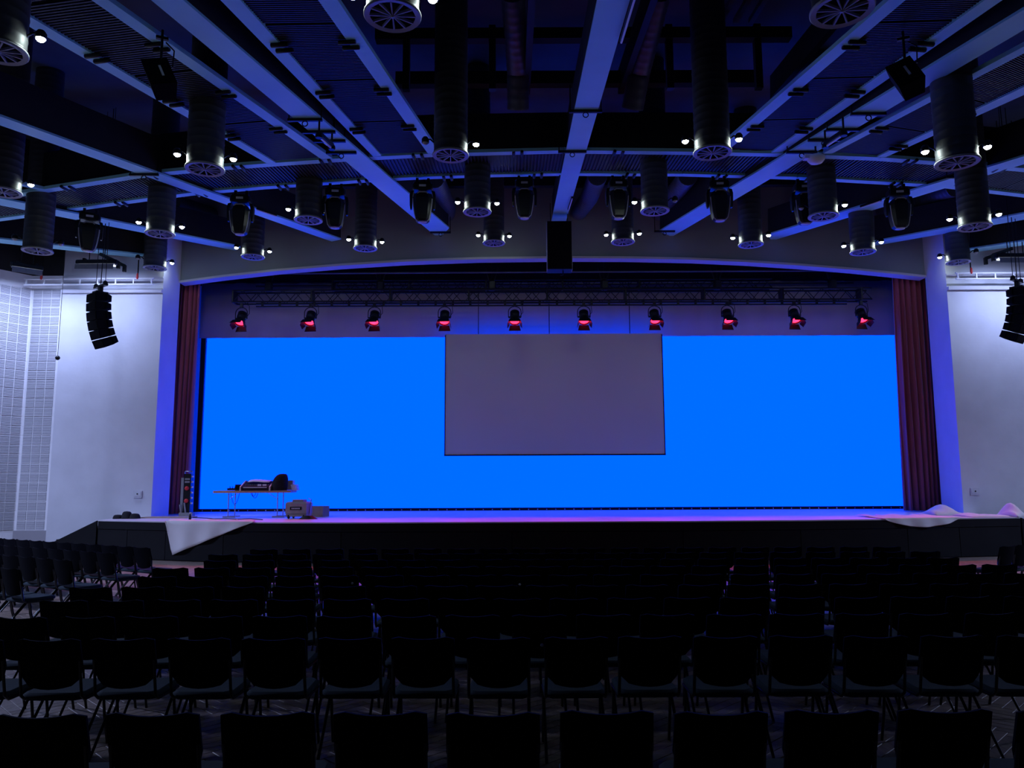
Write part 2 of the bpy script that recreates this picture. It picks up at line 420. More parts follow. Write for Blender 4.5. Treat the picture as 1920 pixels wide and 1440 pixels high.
# the whole ceiling is a shallow vault: its height between the beams follows from theirs
VK = [(-7.7, 'far left'), (-4.9, 'left outer'), (-2.815, 'left middle'), (-1.18, 'left inner'), (0.2, 'central'), (1.684, 'right inner'), (3.255, 'right middle'), (5.25, 'right outer'), (7.26, 'far right')]
def vault(px, py):
    t_ = (px - 1002) / max(20.0, 582 - py)
    if t_ <= VK[0][0]: return beam_z[VK[0][1]]
    for (a, na), (b_, nb) in zip(VK, VK[1:]):
        if t_ <= b_: return beam_z[na] + (beam_z[nb] - beam_z[na]) * (t_ - a) / (b_ - a)
    return beam_z[VK[-1][1]]
# narrow white edge strips of the ceiling rafts
STR = {
    'S1': ((25, 33), (62, 35), (503, 308), (517, 305), 7),
    'C1': ((197, 18), (217, 10), (603, 299), (623, 297), 7),
    'C2': ((413, 0), (450, 0), (700, 294), (715, 292), 5),
    'S3': ((596, 0), (633, 0), (803, 289), (823, 286), 5),
    'S4': ((1667, 0), (1698, 0), (1337, 287), (1358, 288), 5),
    'S5': ((1847, 0), (1880, 0), (1446, 286), (1464, 287), 5),
    'S6': ((1920, 87), (1920, 100), (1543, 288), (1560, 288), 5),
    'S7': ((1920, 163), (1920, 178), (1643, 295), (1658, 296), 5),
}
SQ = {k: strip_quad(v[0], v[1], v[2], v[3], vault(*v[2]) + 0.05, v[4]) for k, v in STR.items()}
def ribbed(q, th, n, along=True):
    """a sheet of raised ribs inside a quad: a0,a1 near edge, b0,b1 far edge"""
    a0, a1, b0, b1 = q; m = MB()
    m.prism([a0 + UPD * 0.03, a1 + UPD * 0.03, b1 + UPD * 0.03, b0 + UPD * 0.03], UPD * th)
    for k in range(n):
        t0, t1 = (k + 0.15) / n, (k + 0.6) / n
        if along: p = [a0.lerp(b0, t0), a1.lerp(b1, t0), a1.lerp(b1, t1), a0.lerp(b0, t1)]
        else: p = [a0.lerp(a1, t0), a0.lerp(a1, t1), b0.lerp(b1, t1), b0.lerp(b1, t0)]
        m.prism(p, UPD * 0.032)
    return m
clampm = MB()
clampm.lathe([(0.028, -0.13), (0.036, -0.12), (0.036, 0.12), (0.028, 0.13)], 10, Matrix.Rotation(R(90), 4, 'Y'))
CLAMP = clampm.mesh('clamp', BLACKM)
for nm, l, r in (('left outer', 'S1', 'C1'), ('left inner', 'C2', 'S3'), ('right inner', 'S4', 'S5'), ('right outer', 'S6', 'S7')):
    raft = empty('ceiling_raft', (0, 0, 0), 0, ceil)
    ql, qr = SQ[l], SQ[r]
    slab(ql, 0.07).build('edge_strip', BEAM_TINT, raft); slab(qr, 0.07).build('edge_strip', BEAM_TINT, raft)
    for (a, c) in ((0, 1),):
        L = (ql[1] - ql[3]).length; nseg = 6
        for s in range(nseg):
            t0, t1 = s / nseg + 0.002, (s + 1) / nseg - 0.002
            A0, B0 = ql[1].lerp(ql[3], t0), ql[1].lerp(ql[3], t1); A1, B1 = qr[0].lerp(qr[2], t0), qr[0].lerp(qr[2], t1)
            ribbed((A0 + UPD * 0.03, A1 + UPD * 0.03, B0 + UPD * 0.03, B1 + UPD * 0.03), 0.03, 34).build('ribbed_panel', RIB, raft)
    for (q, i, j) in ((ql, 1, 3), (qr, 0, 2)):
        d = (q[j] - q[i]); ang = math.atan2(d.y, d.x) - math.pi / 2; L = d.length; k = 1.0
        while k < L - 0.4:
            p = q[i] + d * (k / L)
            for e_ in (-0.09, 0.09): inst('clamp', CLAMP, raft, p - UPD * 0.02 + d * (e_ / L), (SL, 0, ang))
            k += 1.75
# two cross strips in a shallow arc with ribbed panels between them
F1 = [(-260, 408), (-130, 389), (0, 371), (85, 358), (257, 331), (315, 325), (420, 315.5), (520, 308), (640, 300), (810, 291), (880, 289), (1057, 284.5), (1280, 287), (1477, 291), (1647, 298), (1757, 306), (1913, 318), (2040, 331), (2180, 347)]
F2 = [(-260, 447), (-130, 430), (0, 412), (117, 396), (277, 374), (357, 364), (490, 352.5), (613, 344), (700, 338.5), (780, 334), (900, 330), (1050, 327), (1280, 328), (1493, 334), (1673, 344), (1780, 350.5), (1920, 367), (2040, 384), (2180, 404)]
def poly_at(line, X):
    for i in range(len(line) - 1):
        if line[i].x <= X <= line[i + 1].x:
            t = (X - line[i].x) / (line[i + 1].x - line[i].x); return line[i].lerp(line[i + 1], t)
    return line[0] if X < line[0].x else line[-1]
L1 = [onP(x, y, vault(x, y) + 0.05) for x, y in F1]; L2 = [onP(x, y, vault(x, y) + 0.05) for x, y in F2]
band = empty('cross_band', (0, 0, 0), 0, ceil)
for L in (L1, L2):
    for i in range(len(L) - 1):
        MB().bar(L[i] + UPD * 0.03, L[i + 1] + UPD * 0.03, 0.23, 0.07, UPD).build('edge_strip', BEAM_TINT, band)
xs = [-15.5, -13.2, -11.0, -8.9, -6.8, -4.9, -3.0, -1.0, 1.3, 3.4, 5.4, 7.4, 9.5, 11.6, 13.6, 15.6]
for i in range(len(xs) - 1):
    xa, xb = xs[i] + 0.01, xs[i + 1] - 0.01
    off = Vector((0, 0.11, 0))
    q = (poly_at(L1, xa) + off, poly_at(L1, xb) + off, poly_at(L2, xa) - off, poly_at(L2, xb) - off)
    q = tuple(p + UPD * 0.03 for p in q)
    ribbed(q, 0.03, max(8, int((xb - xa) / 0.075)), along=False).build('ribbed_panel', RIB, band)
    k = poly_at(L1, (xa + xb) / 2); [inst('clamp', CLAMP, band, k - UPD * 0.02 + Vector((e_, 0, 0)), (0, 0, R(90))) for e_ in (-0.09, 0.09)]
    k = poly_at(L2, (xa + xb) / 2 + 0.5); [inst('clamp', CLAMP, band, k - UPD * 0.02 + Vector((e_, 0, 0)), (0, 0, R(90))) for e_ in (-0.09, 0.09)]
# black upstand of the near cross strip
for i in range(len(L1) - 1):
    MB().prism([L1[i] + UPD * 0.07, L1[i + 1] + UPD * 0.07, L1[i + 1] + UPD * 0.07 + Vector((0, 0, 0.85)), L1[i] + UPD * 0.07 + Vector((0, 0, 0.85))], (0, 0.04, 0)).build('upstand', BLACKP, band)
# short white strip at the far left meeting the cross band
a, c = onP(20, 342, vault(84, 357) + 0.05), onP(84, 357, vault(84, 357) + 0.05)
MB().bar(a + (a - c).normalized() * 3 + UPD * 0.03, c + UPD * 0.03, 0.16, 0.07, UPD).build('edge_strip', BEAM_TINT, band)
# roof girders above the open middle bay
for (yy, z0, ht, xa, xb) in ((10.6, 8.35, 0.95, -3.4, 6.2), (13.9, 8.9, 0.22, -2.6, 5.4), (15.2, 8.55, 0.28, -2.4, 5.2), (7.4, 8.35, 1.0, -5, 7.8), (19.2, 8.3, 0.6, -12, 14), (21.6, 8.2, 1.2, -12, 14)):
    MB().box(((xa + xb) / 2, yy, z0 + SL * yy + ht / 2), (xb - xa, 0.2, ht)).build('girder', BLACKP, ceil)
for x in (-2.0, -0.35, 3.05, 4.75):
    MB().box((x, 13.9, 8.9 + SL * 13.9 - 0.35), (0.13, 0.13, 1.3)).build('girder_post', BLACKP, ceil)
for (x, y0_, y1_) in ((-3.0, 9, 15.8), (5.7, 9, 15.8), (-5.2, 5, 15), (7.8, 5, 15), (0.35, 6, 15.5), (2.35, 6, 15.5)):
    MB().bar(rp(x, y0_, 8.75), rp(x, y1_, 8.75), 0.12, 0.5).build('joist', BLACKP, ceil)
for (x, y0_, y1_) in ((-1.75, 10.9, 13.6), (4.15, 10.9, 14.6), (4.45, 10.9, 14.2), (4.75, 10.9, 14.2)):
    MB().bar(rp(x, y0_, 9.45), rp(x, y1_, 9.45), 0.10, 0.10).build('cable_tray', SPIRO, ceil)
def spiro(path, r, parent):
    m = MB(); pts = [Vector(p) for p in path]; fine = []; rad = []
    for i in range(len(pts) - 1):
        L = (pts[i + 1] - pts[i]).length; n = max(2, int(L / 0.16))
        for k in range(n):
            fine.append(pts[i].lerp(pts[i + 1], k / n)); rad.append(r)
            fine.append(pts[i].lerp(pts[i + 1], (k + 0.18) / n)); rad.append(r * 1.035)
            fine.append(pts[i].lerp(pts[i + 1], (k + 0.36) / n)); rad.append(r)
    fine.append(pts[-1]); rad.append(r)
    return m.tube(fine, rad, 16).build('spiral_duct', SPIRO, parent)
spiro([rp(0.15, 15.0, 7.95), rp(0.15, 14.6, 8.6), rp(0.05, 13.0, 9.35)], 0.22, ceil)
spiro([rp(2.5, 15.0, 7.95), rp(2.6, 14.6, 8.6), rp(2.7, 13.0, 9.35)], 0.22, ceil)
for pth in ([(325, 380), (400, 405), (470, 432)], [(815, 335), (838, 385), (838, 440)], [(1290, 330), (1255, 375), (1215, 420)], [(1120, 330), (1105, 370), (1085, 398)], [(1790, 352), (1730, 378), (1640, 402)],
            [(180, 428), (230, 440), (278, 452)], [(520, 410), (470, 425), (440, 436)], [(1540, 385), (1480, 405), (1440, 412)]):
    spiro([onP(x, y, 7.75) for x, y in pth], 0.25, ceil)

# ================================================================== STAGE PICTURE
zt = onY(1000, 632, 25.7).z
cyc = thing('cyclorama', 'huge glowing blue cloth filling the back of the stage', 'backdrop')
MB().box(((-10.33 + 13.0) / 2, 25.7, (0.985 + 7.2) / 2 + 0.03), (23.33, 0.02, 7.2 - 0.985)).build('cloth', CYCM, cyc)
MB().box((1.33, 25.66, 0.995), (23.5, 0.08, 0.09)).build('bottom_pipe', BLACKM, cyc)
gm = MB().lathe([(0.022, -0.01), (0.022, 0.01)], 8, Matrix.Rotation(R(90), 4, 'X')).mesh('eyelet', CHROME)
for k in range(78): inst('eyelet', gm, cyc, (-10.2 + k * 0.298, 25.61, 0.985))
MB().box((-10.42, 25.62, 4.65), (0.15, 0.06, 7.4)).build('side_hem', BLACKP, cyc)
MB().box((13.08, 25.62, 4.1), (0.16, 0.06, 6.3)).build('side_hem', BLACKP, cyc)
# grey border above
bo = MB(); rows = []
for z in (zt * 1.0 - 0.035, 8.60):
    rows.append([Vector((-10.5 + 23.7 * k / 120, 25.45 + 0.02 * math.sin(k * 1.7) + 0.012 * math.sin(k * 0.63), z)) for k in range(121)])
sb = thing('stage_border', 'dusky purple-grey cloth border above the blue backdrop', 'border')
bo.grid(rows).build('cloth', BORDER, sb, solid=0.012)
MB().tube([(-10.5, 25.45, 8.61), (13.2, 25.45, 8.61)], 0.03, 8).build('batten', BLACKM, sb)
for x in (-9, -3, 1.3, 6, 12): MB().tube([(x, 25.45, 8.61), (x, 25.45, 10.298)], 0.01, 6).build('wire', BLACKM, sb)
tag(MB().grid([[Vector((-13.4 + 29.2 * k / 140, 25.56 + 0.03 * math.sin(k * 1.1), z)) for k in range(141)] for z in (8.55, 10.29)]).build('added_black_sheet', BLACKD, solid=0.01), 'added black sheet above the grey border', 'border')  # added sheet, keeps the blue-lit rear wall out of sight above the border
# projection screen, bare, hung on three wires
ps = thing('projection_screen', 'blank grey rectangular projection screen hanging before the blue backdrop', 'screen')
sx0, sx1, sz0, sz1 = -2.18, 4.93, 2.74, 6.68
MB().box(((sx0 + sx1) / 2, 24.9, (sz0 + sz1) / 2), (sx1 - sx0, 0.02, sz1 - sz0)).build('cloth', SCREEN, ps)
MB().box(((sx0 + sx1) / 2, 24.9, sz0), (sx1 - sx0 + 0.04, 0.05, 0.04)).build('bottom_rail', BLACKM, ps)
MB().box(((sx0 + sx1) / 2, 24.9, sz1 + 0.01), (sx1 - sx0 + 0.02, 0.04, 0.03)).build('top_rail', SCREEN, ps)
for s in (sx0, sx1): MB().box((s, 24.9, (sz0 + sz1) / 2), (0.03, 0.04, sz1 - sz0)).build('side_rail', BLACKM, ps)
for px in (897, 1030, 1181):
    p = onY(px, 626, 24.9); MB().tube([(p.x, 24.9, sz1), (p.x, 24.9, 10.3)], 0.014, 6).build('wire', BLACKM, ps)

# curtains
def curtain(name, label, top, bot, Y, folds, amp):
    (xa, ya), (xb, yb) = top; (xc, yc), (xd, yd) = bot
    A, B, C_, D = onY(xa, ya, Y), onY(xb, yb, Y), onY(xc, yc, Y), onY(xd, yd, Y)
    zt_, zb_ = 8.75, ZS + 0.02
    n = folds * 8; rows = []
    for j in range(13):
        v = j / 12; row = []
        for k in range(n + 1):
            u = k / n
            xt = A.x + (B.x - A.x) * u; xb_ = C_.x + (D.x - C_.x) * u
            x = xt + (xb_ - xt) * v
            ph = 2 * math.pi * folds * u
            y = Y + amp * math.sin(ph + 0.5 * math.sin(3 * v + u * 5)) * (0.8 + 0.35 * v) + 0.05 * math.sin(u * 9 + v)
            x += 0.025 * math.sin(2 * ph + 2 * v)
            row.append(Vector((x, y, zt_ + (zb_ - zt_) * v)))
        rows.append(row)
    return tag(MB().grid(rows).build(name, VELVET, solid=0.012), label, 'curtain', 'stage curtains')
curtain('stage_curtain', 'maroon velvet curtain gathered at the left of the stage', ((331, 528), (377, 528)), ((306, 965), (350, 965)), 23.6, 6, 0.13)
curtain('stage_curtain', 'maroon velvet curtain gathered at the right of the stage', ((1674, 516), (1752, 516)), ((1700, 961), (1780, 961)), 23.6, 8, 0.14)
# black leg behind left curtain
tag(MB().grid([[Vector((-13.0 + 1.75 * k / 24, 24.9 + 0.05 * math.sin(k * 1.3), z)) for k in range(25)] for z in (ZS + 0.02, 9.5)]).build('masking_leg', BLACKD, solid=0.01), 'black masking cloth behind the left maroon curtain', 'masking')

# trusses
def truss(name, label, xa, xb, Y, zlo, zhi, dep, step, skip=()):
    t = thing(name, label, 'truss', ((xa + xb) / 2, Y, zlo), group='lighting trusses')
    L = xb - xa; h = zhi - zlo
    for y in (-dep / 2, dep / 2):
        for z in (0, h): MB().tube([(-L / 2, y, z), (L / 2, y, z)], 0.028, 8).build('chord', BLACKM, t)
    n = int(L / step); d = L / n
    bm1 = MB().tube([(0, 0, 0), (d / 2, 0, h)], 0.012, 6).mesh('brace', BLACKM)
    bm2 = MB().tube([(0, 0, h), (d / 2, 0, 0)], 0.012, 6).mesh('brace', BLACKM)
    for k in range(n):
        inst('brace', bm1, t, (-L / 2 + k * d, -dep / 2, 0)); inst('brace', bm2, t, (-L / 2 + k * d + d / 2, -dep / 2, 0))
        inst('brace', bm2, t, (-L / 2 + k * d, dep / 2, 0)); inst('brace', bm1, t, (-L / 2 + k * d + d / 2, dep / 2, 0))
    for k in range(int(L / 2.5) + 1):
        x = -L / 2 + min(L, k * 2.5)
        MB().box((x, 0, h / 2), (0.05, dep + 0.05, h + 0.05)).build('coupler', BLACKM, t)
    return t
pa, pb = onY(440, 566, 24.1), onY(1630, 558, 24.1); ph_ = onY(1000, 545, 24.1)
tr1 = truss('lighting_truss', 'long black lower lighting truss carrying the ten red lamps', pa.x, pb.x, 24.1, 7.60, 7.96, 0.35, 0.62)
pc, pd = onY(625, 545, 24.6), onY(1445, 540, 24.6)
tr2 = truss('lighting_truss', 'shorter black truss hanging above and behind the lamp truss', pc.x, pd.x, 24.6, 8.12, 8.42, 0.30, 0.58)
pe, pf = onY(482, 570, 24.0), onY(1585, 562, 24.0)
pipe = thing('lamp_pipe', 'thin black clip-on pipe rail under the lamp truss', 'rail', ((pe.x + pf.x) / 2, 23.92, 7.44))
L = pf.x - pe.x
MB().tube([(-L / 2, 0, 0), (L / 2, 0, 0)], 0.025, 8).build('rail', BLACKM, pipe)
MB().tube([(-L / 2, 0, 0.09), (L / 2, 0, 0.09)], 0.03, 8).build('rail', BLACKM, pipe)
cm = MB().box((0, 0, 0.06), (0.07, 0.05, 0.15)).mesh('clip', BLACKM)
for k in range(int(L / 0.55)): inst('clip', cm, pipe, (-L / 2 + 0.2 + k * 0.55, 0, 0))
# truss hoists (short cluster + wire) 
hoist = MB().lathe([(0.10, 0), (0.13, 0.05), (0.13, 0.28), (0.08, 0.34)], 12).box((0.02, -0.10, 0.16), (0.16, 0.08, 0.22)).tube([(-0.07, 0, 0.3), (-0.2, 0, 0.75)], 0.02, 6).tube([(0.07, 0, 0.3), (0.2, 0, 0.75)], 0.02, 6).tube([(0, 0, 0.3), (0, 0, 2.34)], 0.012, 6)
hm = hoist.mesh('chain_hoist', BLACKM)
for i, px in enumerate((504, 713, 922, 1133, 1345, 1560)):
    p = onY(px, 540, 24.1)
    o = bpy.data.objects.new('chain_hoist', hm); col.objects.link(o); o.location = (p.x, 24.1, 7.97)
    tag(o, 'small black chain hoist on the lamp truss, %s from left' % ORD[i], 'hoist', 'chain hoists')
# thin pipes high up on the stage
for i, (y, lab) in enumerate(((513, 'thin pale pipe crossing just under the arch'), (537, 'dark batten pipe above the upper truss'))):
    p, q = onY(480, y, 23.9 + i * 1.25), onY(1600, y - 6, 23.9 + i * 1.25)
    tag(MB().tube([p, q], 0.03, 8).build('fly_pipe', SPIRO if i == 0 else BLACKM), lab, 'pipe', 'fly pipes')

# ---- red stage lamps
def make_par():
    t = thing('stage_lamp', '', 'stage lamp', group='red stage lamps on the truss')
    MB().box((0, 0, 0.06), (0.09, 0.07, 0.14)).tube([(0, 0, -0.02), (0, 0, 0.1)], 0.02, 8).build('clamp', BLACKM, t)
    # yoke
    pts = [(-0.2, 0, -0.36)] + [(-0.2 * math.cos(a), 0, -0.18 + 0.17 * math.sin(a)) for a in [math.pi * k / 8 for k in range(9)]] + [(0.2, 0, -0.36)]
    MB().tube(pts, 0.014, 6).build('yoke', BLACKM, t)
    rot = Euler((R(-30), 0, 0)).to_matrix().to_4x4()      # aims down and towards the hall
    mt = Matrix.Translation((0, 0, -0.36)) @ rot
    prof = [(0.09, 0.24), (0.125, 0.22), (0.13, 0.10), (0.145, 0.09), (0.145, 0.0), (0.135, -0.01), (0.135, -0.12), (0.165, -0.13), (0.165, -0.20)]
    MB().lathe([(r, z) for r, z in reversed(prof)], 20, mt, cap0=False).build('housing', BLACKM, t)
    k = MB()
    for z in (0.05, 0.13, 0.18): k.lathe([(0.147, z), (0.152, z + 0.01), (0.147, z + 0.02)], 20, mt)
    k.box(mt @ Vector((0.17, 0, 0.0)), (0.06, 0.05, 0.05)); k.box(mt @ Vector((-0.17, 0, 0.0)), (0.06, 0.05, 0.05))
    k.build('cooling_rib', BLACKM, t)
    MB().lathe([(0.15, -0.155), (0.10, -0.175), (0.001, -0.185)], 20, mt, cap1=False).build('lens', REDLENS, t)
    for i in range(4):
        m2 = mt @ Matrix.Rotation(R(90) * i, 4, 'Z')
        wd = 0.15; ln = 0.17; sp_ = 0.06
        top = [m2 @ Vector(v) for v in ((-wd, 0.165, -0.2), (wd, 0.165, -0.2), (wd + (0.04 if i % 2 == 0 else -0.04), 0.165 + sp_, -0.2 - ln), (-wd - (0.04 if i % 2 == 0 else -0.04), 0.165 + sp_, -0.2 - ln))]
        nrm = (m2.to_3x3() @ Vector((0, 0.9, 0.3))).normalized() * 0.006
        MB().prism(top, nrm).build('barn_door', BLACKM, t)
    MB().tube([(0.05, 0.05, 0.12), (0.24, 0.03, 0.05), (0.26, 0.02, -0.2), (0.15, 0.03, -0.34)], 0.01, 6).build('power_cable', BLACKM, t)
    return t, mt
par, pmt = make_par()
parx = [455, 584, 703, 834, 965, 1094, 1226, 1362, 1487, 1612]
for i, px in enumerate(parx):
    o = par if i == 0 else copy_tree(par)
    p = onY(px, 572, 24.0); o.location = (p.x, 23.92, 7.42); o.rotation_euler = (0, 0, R((i - 4.5) * 2.0))
    o['label'] = 'black stage lamp with barn doors glowing red, %s from left on the truss' % ORD[i]
    ld = bpy.data.lights.new('red_beam', 'SPOT'); ld.energy = RED_W; ld.color = (1.0, 0.03, 0.07); ld.spot_size = R(44); ld.spot_blend = 0.85; ld.shadow_soft_size = 0.12
    lo_ = bpy.data.objects.new('red_beam', ld); col.objects.link(lo_); lo_.parent = o
    lo_.matrix_local = pmt @ Matrix.Translation((0, 0, -0.27)) @ Matrix.Rotation(R(-13), 4, 'X')

# ================================================================== AIR DIFFUSERS
roof_top = roofz
grl = MB()
N = 32
ring_o = [(0.315 * math.cos(2 * math.pi * k / N), 0.315 * math.sin(2 * math.pi * k / N)) for k in range(N)]
ring = MB()
for k in range(N):
    l = (k + 1) % N; a, c = ring_o[k], ring_o[l]; r2 = 0.255 / 0.315
    ring.add([(a[0], a[1], 0), (c[0], c[1], 0), (c[0] * r2, c[1] * r2, 0.012), (a[0] * r2, a[1] * r2, 0.012)], [(0, 3, 2, 1)], True)
ring.lathe([(0.315, 0), (0.325, 0.012), (0.325, 0.03), (0.30, 0.04)], N, cap0=False, cap1=False)
RINGM = ring.mesh('grille_ring', GRILLE)
VANE = MB().prism([(0.02, -0.005, 0.006), (0.26, -0.010, 0.006), (0.26, 0.010, 0.006), (0.02, 0.005, 0.006)], (0, 0, 0.03)).mesh('vane', GRILLE)
HUB = MB().lathe([(0.001, -0.004), (0.028, 0.0), (0.03, 0.03)], 10, cap0=False).mesh('hub', GRILLE)
BACK = MB().lathe([(0.001, 0.10), (0.295, 0.10)], N, cap0=False, cap1=False).mesh('plenum', BLACKD)
ARM = MB().tube([(0.29, 0, 0.24), (0.36, 0, 0.30), (0.45, 0, 0.30)], 0.014, 6).mesh('arm', BLACKM)
HOUS = MB().lathe([(0.058, 0.235), (0.066, 0.235), (0.066, 0.30), (0.04, 0.34), (0.02, 0.345)], 14, Matrix.Translation((0.45, 0, 0)), cap0=False).mesh('spotlight', BLACKM)
LENS = MB().lathe([(0.001, 0.195), (0.022, 0.199), (0.04, 0.21), (0.052, 0.226), (0.056, 0.24)], 14, Matrix.Translation((0.45, 0, 0)), cap0=False, cap1=False)
LENS_ON, LENS_OFF = LENS.mesh('lens', BULBM), LENS.mesh('lens', BULBOFF)
DIF = [  # photo centre of the round grille, which lamps burn (left, right), turn, label
    (736, 32, 1, 1, 'left of the central beam at the top photo edge, spotlights lit'),
    (1579, 22, 0, 0, 'at the top right photo edge, both spotlights unlit'),
    (-4, 98, 1, 1, 'cut off by the left photo edge, high up'),
    (845, 293, 0, 1, 'left of the central beam with only its right spotlight lit'),
    (1336, 288, 1, 1, 'right of the central beam at the near cross strip'),
    (384, 319, 1, 1, 'before the cross band, second from the left photo edge'),
    (1795, 307, 1, 1, 'before the cross band at far right, both spotlights lit'),
    (6, 362, 0, 1, 'at the left photo edge, level with the cross band'),
    (895, 399, 1, 1, 'between two moving heads, left of the central beam'),
    (1228, 397, 1, 0, 'between two moving heads, right of the central beam'),
    (578, 414, 1, 1, 'between the second and third moving heads from left'),
    (1544, 407, 0, 1, 'between the two rightmost moving heads'),
    (300, 440, 1, 1, 'above another at left, over the left proscenium corner'),
    (1828, 427, 1, 1, 'at far right, upper of the pair near the right wall'),
    (70, 472, 0, 0, 'at far left without lit spotlight, over the white ladder rail'),
    (474, 483, 1, 1, 'before the grey arch wall, leftmost of six in a row'),
    (685, 467, 1, 1, 'before the grey arch wall, second from left of six'),
    (926, 457, 1, 1, 'before the grey arch wall, just left of the hanging speaker'),
    (1168, 455, 1, 1, 'before the grey arch wall, just right of the hanging speaker'),
    (1408, 460, 1, 1, 'before the grey arch wall, fifth from left of six'),
    (1618, 474, 1, 1, 'before the grey arch wall, rightmost of six in a row'),
    (290, 504, 0, 1, 'lowest at left, before the left white wall corner'),
    (1797, 493, 1, 0, 'lowest at right, before the right white wall corner'),
]
DIFW = [107, 115, 100, 68, 71, 71, 77, 62, 53, 54, 52.5, 55, 53, 58, 53, 42.5, 44, 42, 44, 46, 46, 42, 42.5]          # apparent width of each grille in the photo, all are 0.63 m across
for (px, py, l_on, r_on, lab), wpx in zip(DIF, DIFW):
    p = CAM + ray(px, py) * (0.645 * F / wpx)
    ang = -math.atan2(p.x - XC, 40 - p.y)        # turned with the fan of beams
    t = thing('air_diffuser', 'black duct diffuser ' + lab, 'air diffuser', p, ang, 'duct air diffusers')
    h = roof_top + SL * p.y - p.z + 0.1
    prof = [(0.30, 0.03), (0.305, 0.04), (0.305, 0.075), (0.298, 0.08)]; z = 0.2
    while z < h: prof += [(0.298, z), (0.303, z + 0.012), (0.298, z + 0.024)]; z += 0.14
    prof.append((0.298, h))
    MB().lathe(prof, 28, cap0=False).build('duct', DUCT, t)
    g = inst('grille', RINGM, t)
    for k in range(12): inst('vane', VANE, g, (0, 0, 0), (0, 0, k * math.pi / 6))
    inst('hub', HUB, g); inst('plenum', BACK, g)
    for on, a in ((r_on, 0), (l_on, math.pi)):
        s = inst('spotlight', HOUS, t, (0, 0, 0), (0, 0, a))
        inst('arm', ARM, s); inst('lens', LENS_ON if on else LENS_OFF, s)

# ================================================================== MOVING HEADS
def make_head():
    t = thing('moving_head', '', 'moving light', group='moving heads on the cross band')
    for s in (-1, 1): MB().box((s * 0.13, 0, -0.06), (0.06, 0.08, 0.14)).build('clamp', BLACKM, t)
    b = MB(); s1 = [(-0.20, -0.15), (0.20, -0.15), (0.23, -0.12), (0.23, 0.12), (0.20, 0.15), (-0.20, 0.15), (-0.23, 0.12), (-0.23, -0.12)]
    b.loft([[(x * 0.92, y * 0.9, -0.30) for x, y in s1], [(x, y, -0.27) for x, y in s1], [(x, y, -0.16) for x, y in s1], [(x * 0.9, y * 0.9, -0.12) for x, y in s1]])
    b.build('base', BLACKM, t)
    MB().box((0, -0.155, -0.21), (0.16, 0.012, 0.05)).build('display', TUBEG, t)
    for s in (-1, 1):
        y = MB(); y.loft([[(s * 0.20, -0.07, -0.30), (s * 0.28, -0.07, -0.32), (s * 0.28, 0.07, -0.32), (s * 0.20, 0.07, -0.30)],
                [(s * 0.235, -0.09, -0.42), (s * 0.30, -0.08, -0.42), (s * 0.30, 0.08, -0.42), (s * 0.235, 0.09, -0.42)],
                [(s * 0.245, -0.08, -0.66), (s * 0.295, -0.07, -0.66), (s * 0.295, 0.07, -0.66), (s * 0.245, 0.08, -0.66)],
                [(s * 0.25, -0.04, -0.74), (s * 0.285, -0.04, -0.74), (s * 0.285, 0.04, -0.74), (s * 0.25, 0.04, -0.74)]])
        y.build('yoke_arm', BLACKM, t)
    h = MB()
    def oc(wd, dp, z, ch=0.35, dy=0): return [(x * wd, y_ * dp + dy, z) for x, y_ in ((-1 + ch, -1), (1 - ch, -1), (1, -1 + ch), (1, 1 - ch), (1 - ch, 1), (-1 + ch, 1), (-1, 1 - ch), (-1, -1 + ch))]
    secs = [oc(0.10, 0.10, -0.335), oc(0.185, 0.17, -0.40), oc(0.225, 0.19, -0.50), oc(0.215, 0.19, -0.62), oc(0.18, 0.17, -0.88), oc(0.155, 0.15, -1.0), oc(0.11, 0.12, -1.045)]
    hd = h.loft([list(reversed(s)) for s in secs]).build('head', BLACKM, t)
    # edge highlights of the head shell, built in as pale tubes
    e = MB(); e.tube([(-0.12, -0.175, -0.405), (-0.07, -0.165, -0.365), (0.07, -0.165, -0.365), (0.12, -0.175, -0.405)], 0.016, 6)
    e.build('top_highlight', GRILLE, hd)
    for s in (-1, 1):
        MB().tube([(s * 0.222, -0.13, -0.52), (s * 0.205, -0.12, -0.70), (s * 0.178, -0.11, -0.88), (s * 0.15, -0.10, -1.0), (s * 0.105, -0.085, -1.045)], 0.013, 6).build('side_highlight', GRILLE, hd)
    MB().tube([(-0.105, -0.085, -1.045), (0.105, -0.085, -1.045)], 0.012, 6).build('lower_highlight', GRILLE, hd)
    MB().lathe([(0.001, -1.06), (0.10, -1.055), (0.105, -1.04)], 16, cap0=False, cap1=False).build('lens', BULBOFF, hd)
    return t
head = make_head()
hx = [(170, 393, 22), (453, 359, 8), (630, 346, 4), (793, 336, 2), (983, 331, 0), (1158, 331, 0), (1347, 332, -2), (1506, 337, -5), (1682, 347, -9)]
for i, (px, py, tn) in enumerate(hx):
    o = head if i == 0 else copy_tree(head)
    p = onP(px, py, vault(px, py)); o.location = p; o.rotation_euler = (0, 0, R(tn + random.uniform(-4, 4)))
    o['label'] = 'black moving head light hanging from the cross band, %s from left' % ORD[i]

